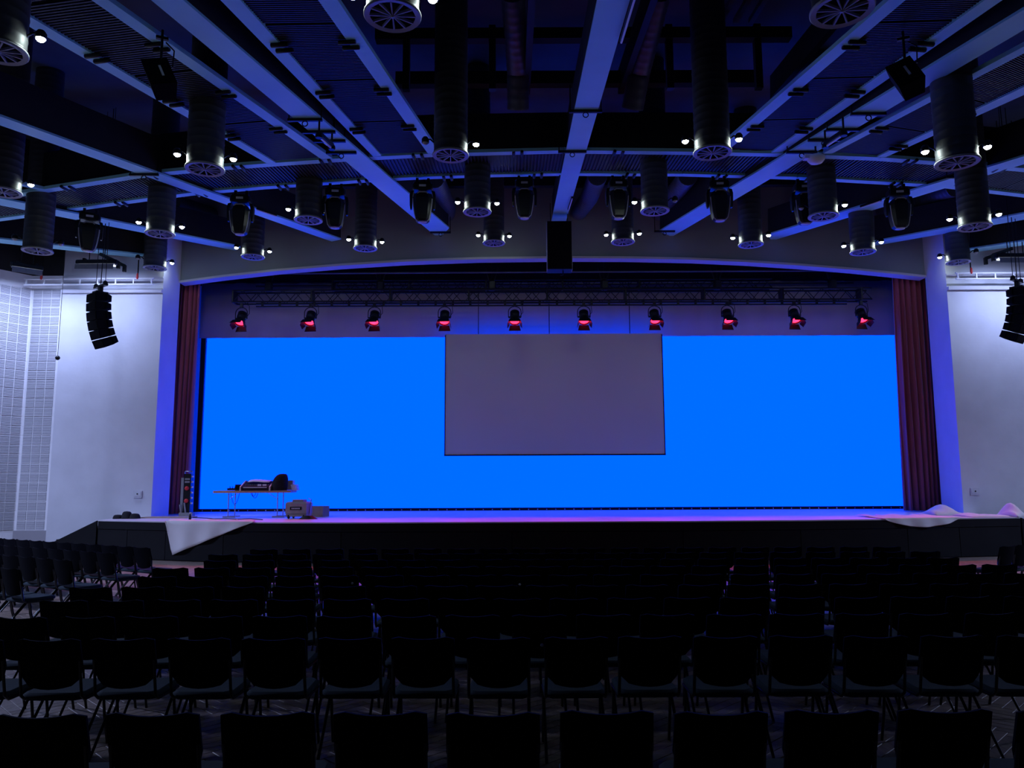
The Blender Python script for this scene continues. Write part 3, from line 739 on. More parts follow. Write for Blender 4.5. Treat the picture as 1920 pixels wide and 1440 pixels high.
# ================================================================== CEILING FITTINGS
def beam_point(nm, px, py): return onP(px, py, ZB)
ck = 0
for nm, lst in (('central', ((1098, 206), (1073, 282))), ('left inner', ((572, 222), (598, 245), (618, 262), (640, 284), (826, 434))), ('right inner', ((1628, 211), (1580, 241), (1545, 260), (1503, 283), (1246, 432))), ('right middle', ((1800, 330),)), ('left middle', ((270, 325),))):
    o, q = beam_obj[nm]
    for px, py in lst:
        p = onP(px, py, beam_z[nm]); b = MB()
        b.box((p.x, p.y, p.z - 0.03), (0.62, 0.05, 0.05))
        b.tube([(p.x + 0.05 * math.cos(a), p.y, p.z - 0.10 + 0.05 * math.sin(a)) for a in [2 * math.pi * k / 10 for k in range(10)]], 0.01, 6, closed=True)
        b.tube([(p.x - 0.29, p.y, p.z - 0.03), (p.x - 0.29, p.y, p.z + 0.5)], 0.012, 6); b.tube([(p.x + 0.29, p.y, p.z - 0.03), (p.x + 0.29, p.y, p.z + 0.5)], 0.012, 6)
        b.build('beam_bracket', BLACKM, o)
def tube_lamp(a, c, nm, label):
    A, B = onP(*a, beam_z[nm] - 0.34), onP(*c, beam_z[nm] - 0.34); mid = (A + B) / 2
    t = thing('tube_lamp', label, 'lamp', mid, group='tube lamps under the beams'); A -= mid; B -= mid
    MB().bar(A + Vector((0, 0, 0.05)), B + Vector((0, 0, 0.05)), 0.09, 0.07).build('housing', BLACKM, t)
    MB().tube([A, B], 0.022, 8).build('tube', TUBEG, t)
    for e in (A, B): MB().tube([e + Vector((0, 0, 0.05)), e + Vector((0, 0, 0.32))], 0.018, 6).lathe([(0.06, -0.03), (0.07, 0.0), (0.06, 0.05)], 10, Matrix.Translation(e)).build('bracket', BLACKM, t)
tube_lamp((598, 256), (622, 278), 'left inner', 'slim unlit tube lamp under the left inner beam')
tube_lamp((1582, 252), (1548, 275), 'right inner', 'slim unlit tube lamp under the right inner beam')
def strip_light(a, c, nm, label):
    A, B = onP(*a, beam_z[nm] - 0.06), onP(*c, beam_z[nm] - 0.06)
    t = thing('strip_light', label, 'lamp', (A + B) / 2, group='strip lights beside beams'); m_ = (A + B) / 2
    MB().bar(A - m_ + Vector((0, 0, 0.03)), B - m_ + Vector((0, 0, 0.03)), 0.05, 0.05).build('housing', BLACKM, t)
    MB().tube([A - m_ - Vector((0, 0, 0.01)), B - m_ - Vector((0, 0, 0.01))], 0.016, 8).build('tube', WHITEM, t)
strip_light((1192, -10), (1165, 79), 'central', 'slim white strip beside the central beam near the top')
strip_light((1073, 372), (1066, 394), 'central', 'short white strip beside the central beam above the speaker')
strip_light((1652, 376), (1614, 389), 'right middle', 'slim white strip beside the right middle beam')
strip_light((482, 393), (518, 405), 'left middle', 'slim white strip beside the left middle beam')
# dome device
p = onP(1530, 297, beam_z['right inner'] - 0.25)
t = thing('ceiling_dome', 'pale flat dome device under the right inner beam', 'sensor', p)
MB().lathe([(0.02, -0.11), (0.12, -0.09), (0.17, -0.03), (0.175, 0.02), (0.14, 0.05)], 20).build('dome', WHITEM, t)
MB().box((-0.16, 0, 0.02), (0.16, 0.14, 0.08)).build('bracket', WHITEM, t)
MB().tube([(0, 0, 0.05), (0, 0, 0.25)], 0.02, 8).build('stem', BLACKM, t)
# small black speaker on bracket (upper right) and on the left
def small_speaker(px, py, z0, rz, label, rx=-28):
    p = onP(px, py, vault(px, py) + z0); t = thing('hanging_loudspeaker', label, 'loudspeaker', p, R(rz), 'small ceiling loudspeakers')
    rot = Euler((R(rx), R(-18), 0)).to_matrix()
    s = [(-0.17, -0.13), (0.17, -0.13), (0.13, 0.13), (-0.13, 0.13)]
    b = MB(); b.loft([[rot @ Vector((x, y, -0.28)) for x, y in s], [rot @ Vector((x, y, 0.28)) for x, y in s]]); b.build('cabinet', SPKB, t)
    MB().box(rot @ Vector((0, -0.136, 0)), (0.30, 0.012, 0.52), rot).build('front_grille', GRILLB, t)
    MB().box(rot @ Vector((0.03, -0.146, -0.02)), (0.03, 0.01, 0.22), rot).build('badge_strip', TUBEG, t)
    MB().tube([(0, 0, 0.2), (0, 0, 0.72)], 0.018, 8).box((0, 0, 0.6), (0.16, 0.05, 0.04)).build('bracket', BLACKM, t)
    MB().tube([(0.05, 0, 0.55), (0.16, 0, 0.45), (0.15, 0, 0.2)], 0.01, 6).build('cable', BLACKM, t)
small_speaker(1699, 148, -0.58, -25, 'small black loudspeaker hanging from the right inner ceiling raft')
small_speaker(300, 148, -0.58, 25, 'small black loudspeaker hanging from the left outer ceiling raft')
# central hanging speaker cluster
p0, p1 = onY(1026, 414, 21.6), onY(1073, 504, 21.6)
cx = (p0.x + p1.x) / 2; wd = p1.x - p0.x; ht = p0.z - p1.z
t = thing('centre_loudspeaker', 'tall flat black loudspeaker hanging over the stage centre', 'loudspeaker', (cx, 21.6, p1.z))
b = MB(); b.box((0, 0.25, ht / 2), (wd, 0.45, ht)).build('cabinet', BLACKM, t)
MB().box((0, 0.015, ht / 2), (wd - 0.05, 0.03, ht - 0.05)).build('front_grille', GRILLB, t)
for s in (-1, 1): MB().box((s * (wd / 2 + 0.008), 0.2, ht / 2), (0.012, 0.3, ht)).build('side_plate', GRILLE, t)
for s in (-0.25, 0.25): MB().tube([(s, 0.2, ht), (s, 0.2, ht + 0.6)], 0.012, 6).build('suspension', BLACKM, t)
MB().tube([(0.1, 0.2, 0), (0.1, 0.2, -0.12), (0.02, 0.2, -0.14)], 0.02, 6).build('hook', BLACKM, t)

# ------------------------------------------------------------------ line arrays
def line_array(x, y, ztop, rz, side, label, zc):
    t = thing('line_array', label, 'loudspeaker', (x, y, ztop), rz, 'line arrays')
    z, yy, ang = 0.0, 0.0, 0.0
    hb = 0.225; W_, Dp = 0.56, 0.42
    pts_y, pts_z = 0.0, -0.02
    for k in range(6):
        a = R([0, 3, 8, 14, 20, 26][k])
        rot = Euler((a, 0, 0)).to_matrix()
        el = empty('array_box', (0, pts_y, pts_z), 0, t)
        gap = 0.022 if k < 2 else 0.0
        h = hb - gap
        front = [(-W_ / 2, -Dp / 2), (W_ / 2, -Dp / 2), (W_ / 2, 0.02), (W_ / 2 - 0.09, Dp / 2), (-W_ / 2 + 0.09, Dp / 2), (-W_ / 2, 0.02)]
        b = MB()
        wz = lambda py_, up: (-0.004 - 0.022 * max(0, py_ + 0.02) / 0.2 if up else -h + 0.022 * max(0, py_ + 0.02) / 0.2) if py_ > -0.1 else (0.0 if up else -h)
        fn = [[rot @ Vector((px_, py_, wz(py_, up))) for px_, py_ in front] for up in (False, True)]
        b.loft(fn)
        b.build('cabinet', SPKB, el)
        MB().prism([rot @ Vector(v) for v in ((-W_ / 2 + 0.02, -Dp / 2 - 0.004, -h + 0.01), (W_ / 2 - 0.02, -Dp / 2 - 0.004, -h + 0.01), (W_ / 2 - 0.02, -Dp / 2 - 0.004, -0.01), (-W_ / 2 + 0.02, -Dp / 2 - 0.004, -0.01))], rot @ Vector((0, -0.008, 0))).build('front_grille', GRILLB, el)
        for s in (-1, 1):
            MB().prism([rot @ Vector((s * (W_ / 2 + 0.03), 0.04, -h + 0.02)), rot @ Vector((s * (W_ / 2 + 0.03), 0.14, -h + 0.05)), rot @ Vector((s * (W_ / 2 + 0.03), 0.14, -0.04)), rot @ Vector((s * (W_ / 2 + 0.03), 0.04, -0.015))], (-s * 0.05, 0, 0)).build('rigging_plate', SPKB, el)
        d = rot @ Vector((0, 0, -hb)); pts_y += d.y; pts_z += d.z
    MB().box((0, 0, 0.02), (0.24, 0.3, 0.06)).box((0, 0, 0.12), (0.10, 0.10, 0.16)).box((0, 0, 0.20), (0.62, 0.10, 0.05)).lathe([(0.05, 0.18), (0.06, 0.26), (0.03, 0.30)], 10, Matrix.Translation((-0.26, 0, 0))).lathe([(0.05, 0.18), (0.06, 0.26), (0.03, 0.30)], 10, Matrix.Translation((0.26, 0, 0))).build('rigging_frame', BLACKM, t)
    for s in (-0.26, 0.26): MB().tube([(s, 0, 0.28), (s * 0.9, 0, zc - ztop)], 0.009, 6).build('suspension_wire', BLACKM, t)
    MB().tube([(0, 0, 0.2), (0.03, 0, 1.0), (0.12 * side, 0, zc - ztop)], 0.012, 6).build('signal_cable', BLACKM, t)
p = onY(190, 551, 19.4); line_array(p.x - 0.03, 19.4, p.z, R(-38), 1, 'black curved line array speaker hanging before the left white wall', 11.9)
p = onY(1905, 541, 19.4); line_array(p.x + 0.04, 19.4, p.z, R(38), -1, 'black curved line array speaker hanging before the right white wall', 11.9)

# ------------------------------------------------------------------ floodlight bars that wash the walls
def flood(p, rz, wd, label, watt, aim, group='wall floodlight bars'):
    t = thing('floodlight_bar', label, 'floodlight', p, rz, group)
    MB().box((0, 0, 0.11), (wd, 0.20, 0.10)).lathe([(0.06, -wd / 2 - 0.03), (0.075, -wd / 2), (0.075, wd / 2), (0.06, wd / 2 + 0.03)], 10, Matrix.Translation((0, 0, 0.13)) @ Matrix.Rotation(R(90), 4, 'Y')).build('housing', BLACKM, t)
    MB().prism([(-wd / 2, -0.12, 0.05), (wd / 2, -0.12, 0.05), (wd / 2, -0.14, -0.10), (-wd / 2, -0.14, -0.10)], (0, 0.008, 0)).build('shade', GREYC, t)
    MB().box((0, 0.02, 0.035), (wd * 0.92, 0.12, 0.03)).build('lens', FLOODM, t)
    for s in (-0.2, 0.2):
        MB().tube([(s * wd, 0, 0.16), (s * wd, 0, roofz + SL * p[1] - p[2] + 0.02)], 0.012, 6).build('suspension', BLACKM, t)
        MB().box((s * wd * 1.6, 0, 0.19), (0.06, 0.12, 0.08)).build('end_bracket', BLACKM, t)
    ld = bpy.data.lights.new('wash', 'AREA'); ld.shape = 'RECTANGLE'; ld.size = wd * 0.9; ld.size_y = 0.12; ld.energy = watt; ld.color = (0.46, 0.56, 1.0); ld.spread = R(165)
    lo_ = bpy.data.objects.new('wash', ld); col.objects.link(lo_); lo_.parent = t; lo_.location = (0, 0.02, 0.01)
    lo_.rotation_euler = (R(aim), 0, 0)
    return t
p = onY(181, 500, 20.5); flood(p, 0, 1.05, 'black floodlight bar above the left line array', FLOOD_W, 22)
p = onY(1905, 488, 20.5); flood(p, 0, 1.05, 'black floodlight bar above the right line array', FLOOD_W, 22)
p = onY(50, 508, 20.3); flood(p, R(40), 0.7, 'small silver floodlight at the left edge before the tiled wall', FLOOD_SIDE_W, 10)
p = onY(1990, 500, 20.9); flood(p, R(-40), 0.7, 'small added floodlight, unseen, beyond the right photo edge', FLOOD_SIDE_W * 0.6, 10)  # unseen extra lamp, added opposite the small left floodlight
flood(Vector((-15.2, 11.0, 7.2)), R(115), 1.2, 'long added floodlight bar, unseen, high on the left side wall, beyond the photo edge', 1500.0, -40, 'added side wall floodlights')  # unseen lamp added to brighten the left floor, wall and hanging sheet
flood(Vector((17.8, 11.0, 7.2)), R(-115), 1.2, 'long added floodlight bar, unseen, high on the right side wall, beyond the photo edge', 950.0, -40, 'added side wall floodlights')  # weaker unseen counterpart, added to brighten the right wall
# diagonal wall brackets above the bars
for (a, c, lab) in (((187, 476), (222, 492), 'dark double bracket arm above the left floodlight bar'), ((1898, 466), (1862, 478), 'dark double bracket arm above the right floodlight bar')):
    A, B = onY(*a, 21.2), onY(*c, 21.2); b = MB()
    for dy in (0, 0.35): b.bar(A + Vector((0, dy, 0)), B + Vector((0, dy, 0)), 0.06, 0.09); b.box(B + Vector((0, dy, -0.08)), (0.08, 0.08, 0.2))
    tag(b.build('bracket_arm', BLACKM), lab, 'bracket', 'bracket arms')

# ------------------------------------------------------------------ white ladder rails
def ladder(a, c, Y, hooks, label):
    A, B = onY(*a, Y), onY(*c, Y); zc = (A.z + B.z) / 2; L = B.x - A.x
    t = thing('ladder_rail', label, 'rail', ((A.x + B.x) / 2, Y, zc), 0, 'white ladder rails')
    for z in (-0.085, 0.085): MB().tube([(-L / 2, 0, z), (L / 2, 0, z)], 0.025, 10).build('tube', WHITEM, t)
    n = max(3, int(L / 0.53)); 
    for k in range(n + 1):
        MB().box((-L / 2 + 0.06 + k * (L - 0.12) / n, 0, 0), (0.035, 0.03, 0.17)).build('rung', WHITEM, t)
    for hxp, hyp in hooks:
        q = onY(hxp, hyp, Y)
        MB().tube([(q.x - (A.x + B.x) / 2, 0, 0.13), (q.x - (A.x + B.x) / 2, 0, 11.9 - zc)], 0.018, 6).build('hanger', BLACKM, t)
        MB().lathe([(0.02, 0.06), (0.035, 0.10), (0.03, 0.2), (0.015, 0.24)], 8, Matrix.Translation((q.x - (A.x + B.x) / 2, -0.02, 0))).build('hook', REDPL, t)
ladder((45, 529), (288, 527), 21.55, ((78, 525), (258, 523)), 'white ladder-like rail hanging before the left wall')
ladder((1792, 518), (2010, 516), 21.55, ((1821, 516), (1990, 516)), 'white ladder-like rail hanging before the right wall')
# hanging black ball on a thin cable
p = onY(108, 671, 20.9); q = onY(120, 470, 20.9)
t = thing('hanging_ball', 'small black ball on a thin cable at the left wall corner', 'microphone', p)
MB().lathe([(0.001, -0.065), (0.04, -0.05), (0.062, -0.015), (0.062, 0.015), (0.04, 0.05), (0.012, 0.065)], 14).build('ball', BLACKM, t)
MB().tube([(0, 0, 0.05), (0.005, 0, 11.95 - p.z)], 0.007, 6).build('cable', BLACKM, t)
# wall boxes
for (px, py, s) in ((259, 927, 'left'), (1827, 922, 'right')):
    p = onY(px, py, YF); t = thing('wall_socket', 'small square socket box low on the %s white wall' % s, 'socket', (p.x, YF, p.z), 0, 'wall sockets')
    MB().box((0, -0.02, 0), (0.24, 0.04, 0.20)).build('box', PLASTER2, t)
    MB().box((0, -0.045, 0.015), (0.20, 0.012, 0.12)).build('plate', DOORW, t)
    MB().lathe([(0.02, 0), (0.02, 0.01)], 10, Matrix.Translation((0, -0.05, 0.015)) @ Matrix.Rotation(R(90), 4, 'X')).build('hole', BLACKM, t)

# ================================================================== ON THE STAGE
# folding table
tl, tr_ = onY(404, 919, 21.4), onY(546, 919, 21.4)
TH = 0.735
tx = (tl.x + tr_.x) / 2; tw = tr_.x - tl.x
tb = thing('folding_table', 'folding table with wooden top and thin steel legs at left', 'table', (tx, 21.6, ZS), R(3))
MB().box((0, 0, TH - 0.03), (tw, 0.75, 0.06)).build('tabletop', WOODT, tb)
for s in (-1, 1):
    xx = s * (tw / 2 - 0.38)
    for y in (-0.22, 0.22):
        MB().tube([(xx + (0.05 if y > 0 else 0), y, TH - 0.04), (xx + (0.05 if y > 0 else 0), y, 0.03)], 0.016, 8).build('leg', CHROME, tb)
    MB().bar((xx - 0.14, -0.22, 0.025), (xx + 0.2, -0.22, 0.025), 0.04, 0.04).bar((xx - 0.1, 0.22, 0.025), (xx + 0.2, 0.22, 0.025), 0.04, 0.04).build('foot', CHROME, tb)
    MB().tube([(xx, -0.22, 0.5), (xx - s * 0.28, -0.22, TH - 0.05)], 0.009, 6).build('stay', CHROME, tb)
zt_ = ZS + TH + 0.001
def on_table(px, dy=0.0): return Vector((onY(px, 915, 21.4 + dy).x, 21.6 + dy, zt_))
# mixing console with a sloped top
c0, c1 = on_table(456), on_table(506)
mw = c1.x - c0.x
mx = thing('mixing_desk', 'pale sided mixing desk with sloping top on the folding table', 'mixing desk', (c0.x + mw / 2, 21.52, zt_), R(3))
prof = [(-0.30, 0.0), (0.30, 0.0), (0.30, 0.24), (0.18, 0.26), (-0.30, 0.10)]
MB().prism([(-mw / 2, y, z) for y, z in prof], (mw, 0, 0)).build('body', FABRIC, mx)
for s in (-1, 1): MB().prism([(s * (mw / 2 + 0.012), y * 1.05, z * 1.06) for y, z in prof], (s * 0.03, 0, 0)).build('side_cheek', SHEET, mx)
MB().prism([(-mw / 2 + 0.05, -0.302, 0.075), (mw / 2 - 0.05, -0.302, 0.075), (mw / 2 - 0.05, -0.302, 0.095), (-mw / 2 + 0.05, -0.302, 0.095)], (0, -0.01, 0)).build('edge_light_strip', PAPER, mx)
for k in range(12): MB().box((-mw / 2 + 0.09 + k * 0.055, -0.18, 0.155), (0.02, 0.03, 0.025)).build('fader', GREYC, mx)
for k in range(2): MB().box((mw / 2 - 0.25 + k * 0.14, -0.305, 0.15), (0.10, 0.012, 0.05)).build('screen', TUBEG, mx)
# paper lying on the desk
pp = onY(484, 899, 21.5)
pb_ = MB(); pb_.grid([[Vector((-0.32 + 0.6 * u, -0.13 + 0.25 * v, 0.02 + 0.065 * v + 0.012 * math.sin(u * 5))) for u in (0, .25, .5, .75, 1)] for v in (0, .5, 1)])
tag(pb_.build('paper_sheet', PAPER, loc=(pp.x + 0.05, 21.55, zt_ + 0.21), solid=0.004), 'pinkish lit paper sheet lying on the mixing desk', 'paper')
# black cloth mound
mp = on_table(521)
mo = MB(); secs = []
for j in range(8):
    v = j / 7; z = 0.46 * math.sin(v * math.pi / 2); rr = math.cos(v * math.pi / 2) ** 0.6
    secs.append([(0.23 * rr * math.cos(a) * (1 + 0.07 * math.sin(5 * a)) - 0.10 * (1 - v) + 0.04 * v, 0.22 * rr * math.sin(a) * (1 + 0.07 * math.cos(4 * a)), z) for a in [2 * math.pi * k / 20 for k in range(20)]])
mo.loft(secs, True)
tag(mo.build('cloth_bundle', FABRIC, loc=(mp.x + 0.07, 21.5, zt_ + 0.001)), 'black cloth bundle heaped on the right of the mixing desk', 'cloth')
# little boxes on the table
q = on_table(446, -0.1); t = thing('power_unit', 'black boxy unit on the table left of the mixing desk', 'box', q)
MB().box((0, 0, 0.085), (0.21, 0.25, 0.17)).build('case', BLACKM, t); MB().box((0, -0.128, 0.09), (0.16, 0.008, 0.1)).build('front_panel', GRILLB, t)
q = on_table(431, -0.1); t = thing('effects_pedal', 'low black device with knobs at the left table end', 'device', q)
MB().box((0, 0, 0.04), (0.22, 0.2, 0.06)).build('case', BLACKM, t)
for k in (-0.07, 0, 0.07): MB().lathe([(0.012, 0.07), (0.010, 0.12)], 8, Matrix.Translation((k, 0, 0))).build('knob', BLACKM, t)
q = on_table(541, 0.30); t = thing('upright_box', 'pale upright box behind the black cloth bundle', 'box', q)
MB().box((0, 0, 0.14), (0.16, 0.2, 0.27)).build('carton', CARD, t); MB().box((0.081, 0, 0.14), (0.006, 0.2, 0.27)).build('side_label', PAPER, t)
q = on_table(549, -0.05); t = thing('paper_stack', 'small pale stack at the right table end', 'paper')
t.location = q
for k in range(4): MB().box((0.02 - 0.01 * k, 0, 0.02 + k * 0.04), (0.15, 0.22, 0.036)).build('bundle', PAPER, t)
# cables under the table
for i, (xa, xb, dp_) in enumerate(((428, 445, 0.5), (466, 476, 0.17), (468, 480, 0.24))):
    A, B = on_table(xa, -0.2), on_table(xb, -0.2); A.z = B.z = zt_ - 0.05
    m_ = (A + B) / 2 - Vector((0, 0, dp_ * 1.3)); pts_ = [A.lerp(m_, s).lerp(m_.lerp(B, s), s) for s in [k / 8 for k in range(9)]]
    tag(MB().tube(pts_, 0.008, 6).build('dangling_cable', BLACKM), ['long dark cable hanging under the left table half', 'dark cable loop under the table middle', 'longer dark cable loop under the table middle'][i], 'cable', 'cables under the table')
# amplifier trolley
p = onZ(560, 972, ZS); 
am = thing('speaker_trolley', 'grey boxy case on small wheels right of the folding table', 'case', (p.x, p.y, ZS), R(-6))
b = MB(); b.loft([[(-0.29, -0.22, 0.13), (0.29, -0.22, 0.13), (0.29, 0.22, 0.13), (-0.29, 0.22, 0.13)], [(-0.29, -0.22, 0.40), (0.29, -0.22, 0.40), (0.29, 0.22, 0.40), (-0.29, 0.22, 0.40)], [(-0.25, -0.2, 0.44), (0.26, -0.2, 0.44), (0.26, 0.2, 0.44), (-0.25, 0.2, 0.44)]]); b.build('case', GREYC, am)
MB().box((0.02, -0.02, 0.47), (0.30, 0.26, 0.06)).build('lid', GREYC, am)
MB().box((0.0, -0.226, 0.27), (0.32, 0.012, 0.085)).build('name_plate', BLACKM, am)
pm = MB()
for k in range(6): pm.box((-0.10 + k * 0.04, -0.234, 0.27), (0.024, 0.006, 0.034))
pm.build('plate_marks', TUBEG, am)
MB().box((0, 0, 0.09), (0.56, 0.40, 0.07)).build('dolly', GREYC, am)
for sx_ in (-0.21, 0.21):
    for sy_ in (-0.17, 0.17):
        MB().lathe([(0.05, -0.02), (0.055, -0.01), (0.055, 0.01), (0.05, 0.02)], 14, Matrix.Translation((sx_, sy_, 0.055)) @ Matrix.Rotation(R(90), 4, 'Y')).build('wheel', BLACKM, am)
MB().tube([(0.30, 0, 0.1), (0.33, 0, 0.5), (0.26, 0, 0.53)], 0.014, 6).build('handle', CHROME, am)
p = onZ(592, 969, ZS); t = thing('cardboard_box', 'low brown cardboard box beside the wheeled grey case', 'box', (p.x, p.y + 0.25, ZS), R(-16))
MB().box((0, 0, 0.14), (0.50, 0.36, 0.28)).build('carton', CARD, t)
for s in (-1, 1): MB().box((0, s * 0.09, 0.284), (0.50, 0.175, 0.006)).build('flap', CARD, t)
p = onZ(580, 973, ZS); m_ = MB(); secs = []
for j in range(5):
    v = j / 4; secs.append([(0.24 * math.cos(a) * (1 - 0.6 * v) + 0.03 * math.sin(3 * a), 0.1 * math.sin(a) * (1 - 0.6 * v), 0.09 * v) for a in [2 * math.pi * k / 14 for k in range(14)]])
tag(m_.loft(secs, True).build('floor_pedal', BLACKM, loc=(p.x, p.y - 0.1, ZS + 0.001)), 'flat dark wedge lying before the cardboard box', 'pedal')
# power column with red sockets
p = onZ(350, 969, ZS)
pc_ = thing('power_column', 'tall narrow black power column with red sockets before the left curtain', 'power box', (p.x, p.y, ZS), R(8))
MB().box((0, 0, 0.66), (0.19, 0.2, 1.1)).build('cabinet', BLACKM, pc_)
MB().box((-0.16, 0.05, 0.55), (0.07, 0.1, 1.1)).build('side_rail', GREYC, pc_)
for z in (0.80, 0.45): MB().lathe([(0.055, 0), (0.06, 0.03), (0.03, 0.045)], 12, Matrix.Translation((0, -0.1, z)) @ Matrix.Rotation(R(90), 4, 'X')).build('socket', REDPL, pc_)
for z in (0.98, 1.06): MB().box((0, -0.105, z), (0.13, 0.012, 0.05)).build('breaker', GREYC, pc_)
for k in range(6): MB().box((0.115, -0.02, 0.38 + k * 0.15), (0.05, 0.1, 0.05)).build('plug', PAPER, pc_)
MB().tube([(-0.1, 0, 1.21), (-0.1, 0, 1.28), (0.1, 0, 1.28), (0.1, 0, 1.21)], 0.015, 6).build('handle', CHROME, pc_)
MB().box((0, 0, 0.06), (0.36, 0.3, 0.12)).tube([(-0.12, -0.1, 0.1), (-0.16, -0.12, 0.35)], 0.03, 8).tube([(0.0, -0.12, 0.1), (-0.05, -0.12, 0.4)], 0.025, 8).build('base', GREYC, pc_)
p = onZ(345, 969, ZS); tag(MB().prism([(-0.75, -0.25, 0), (0.6, -0.3, 0), (0.62, 0.2, 0), (-0.7, 0.3, 0)], (0, 0, 0.03)).build('floor_board', CARD, loc=(p.x - 0.1, p.y - 0.55, ZS + 0.001)), 'thin flat board on the deck before the power column', 'board')
p = onZ(356, 975.5, ZS); t = thing('small_bottle', 'small dark bottle standing near the left stage edge', 'bottle', (p.x, p.y, ZS))
MB().lathe([(0.03, 0), (0.032, 0.01), (0.032, 0.11), (0.014, 0.15), (0.014, 0.17)], 12).build('body', BLACKM, t); MB().lathe([(0.018, 0.17), (0.018, 0.20)], 10).build('cap', PAPER, t)
# cable on the deck
pts_ = [onZ(x, y, ZS + 0.008) for x, y in ((362, 970.5), (388, 971.5), (400, 973), (425, 972.6), (445, 973.6), (470, 972.6), (492, 974.5))]
tag(MB().tube(pts_, 0.014, 6).build('deck_cable', BLACKM), 'thin dark cable lying along the left stage edge', 'cable')
# black bag at the far left of the deck
p = onZ(232, 973, ZS); bg = MB()
for (cx_, sx_, hh) in ((-0.22, 0.13, 0.11), (0.02, 0.14, 0.20), (0.24, 0.14, 0.14)):
    secs = []
    for j in range(6):
        v = j / 5; rr = math.cos(v * math.pi / 2) ** 0.5; secs.append([(cx_ + sx_ * rr * math.cos(a) * (1 + 0.1 * math.sin(3 * a)), 0.12 * rr * math.sin(a), hh * math.sin(v * math.pi / 2)) for a in [2 * math.pi * k / 14 for k in range(14)]])
    bg.loft(secs, True)
tag(bg.build('cloth_bag', FABRIC, loc=(p.x, p.y + 0.1, ZS + 0.001)), 'crumpled black bag lying at the far left of the stage', 'bag')

# ------------------------------------------------------------------ white sheets over the stage edge
def edge_y(X):
    return poly_at(edge, X).y
def drape(name, label, top, bot, back, wave, seed):
    """top: photo x range along the stage edge; bot(u): photo y of the hanging hem"""
    rnd = random.Random(seed); n = 40; rows = []
    X0, X1 = poly_px(top[0]), poly_px(top[1])
    xs_ = [X0 + (X1 - X0) * k / n for k in range(n + 1)]
    # part lying on the deck
    for j in range(6):
        v = 1 - j / 6
        rows.append([Vector((x + 0.15 * v * math.sin(k * 0.3), edge_y(x) + back * v, ZS + 0.012 + 0.02 * v * (1 + math.sin(k * 0.7 + j)))) for k, x in enumerate(xs_)])
    for j in range(9):
        v = j / 8; row = []
        for k, x in enumerate(xs_):
            u = k / n; h = bot(u)
            y = edge_y(x) - 0.03 - wave * v * (0.5 + 0.5 * math.sin(k * 0.55 + seed))
            sx_ = bot.shift(u) if hasattr(bot, 'shift') else 0
            row.append(Vector((x + sx_ * v, y, ZS + 0.015 - h * v)))
        rows.append(row)
    return tag(MB().grid(rows).build(name, SHEET, solid=0.006), label, 'cloth', 'white sheets over the stage edge')
def poly_px(px):
    for i in range(len(sp) - 1):
        if sp[i][0] <= px <= sp[i + 1][0]:
            t_ = (px - sp[i][0]) / (sp[i + 1][0] - sp[i][0]); return edge[i].lerp(edge[i + 1], t_).x
    return edge[-1].x
def hem_l(u):
    return 0.84 * (u / 0.09 if u < 0.09 else max(0.0, 1 - (u - 0.09) / 0.91)) + 0.004
drape('white_sheet', 'white sheet corner hanging in a pointed triangle at stage left', (312, 478), hem_l, 0.3, 0.10, 3)
def hem_r(u): return 0.215 * math.sin(math.pi * min(1, u ** 0.9)) ** 0.8 * (0.85 + 0.3 * u) + 0.004
drape('white_sheet', 'white sheet sagging over the stage edge by the right curtain', (1655, 1800), hem_r, 1.5, 0.10, 9)
# heaps of sheet on the right of the deck
def heap(a, c, h, dep, label, seed):
    A, B = onZ(*a, ZS), onZ(*c, ZS); rows = []; rnd = random.Random(seed); n = 30
    for j in range(9):
        v = j / 8; row = []
        for k in range(n + 1):
            u = k / n; p_ = A.lerp(B, u)
            f_ = math.sin(math.pi * v) ** 0.8 * (math.sin(math.pi * u) ** 0.5)
            z = h * f_ * (0.55 + 0.45 * math.sin(u * 7 + seed) * math.cos(v * 3 + u * 4)) * (1.4 - u)
            row.append(Vector((p_.x, p_.y + dep * (v - 0.5), ZS + 0.008 + max(0, z))))
        rows.append(row)
    tag(MB().grid(rows).build('sheet_heap', SHEET, solid=0.006), label, 'cloth', 'heaped white sheets')
heap((1733, 965), (1800, 964), 0.30, 1.2, 'crumpled white sheet heap at the foot of the right curtain', 1)
heap((1803, 968), (1885, 967), 0.10, 1.0, 'flat wrinkled white sheet along the deck before the right wall', 4)
heap((1886, 968), (1913, 967), 0.34, 1.0, 'white sheet bundle at the far right stage corner', 2)

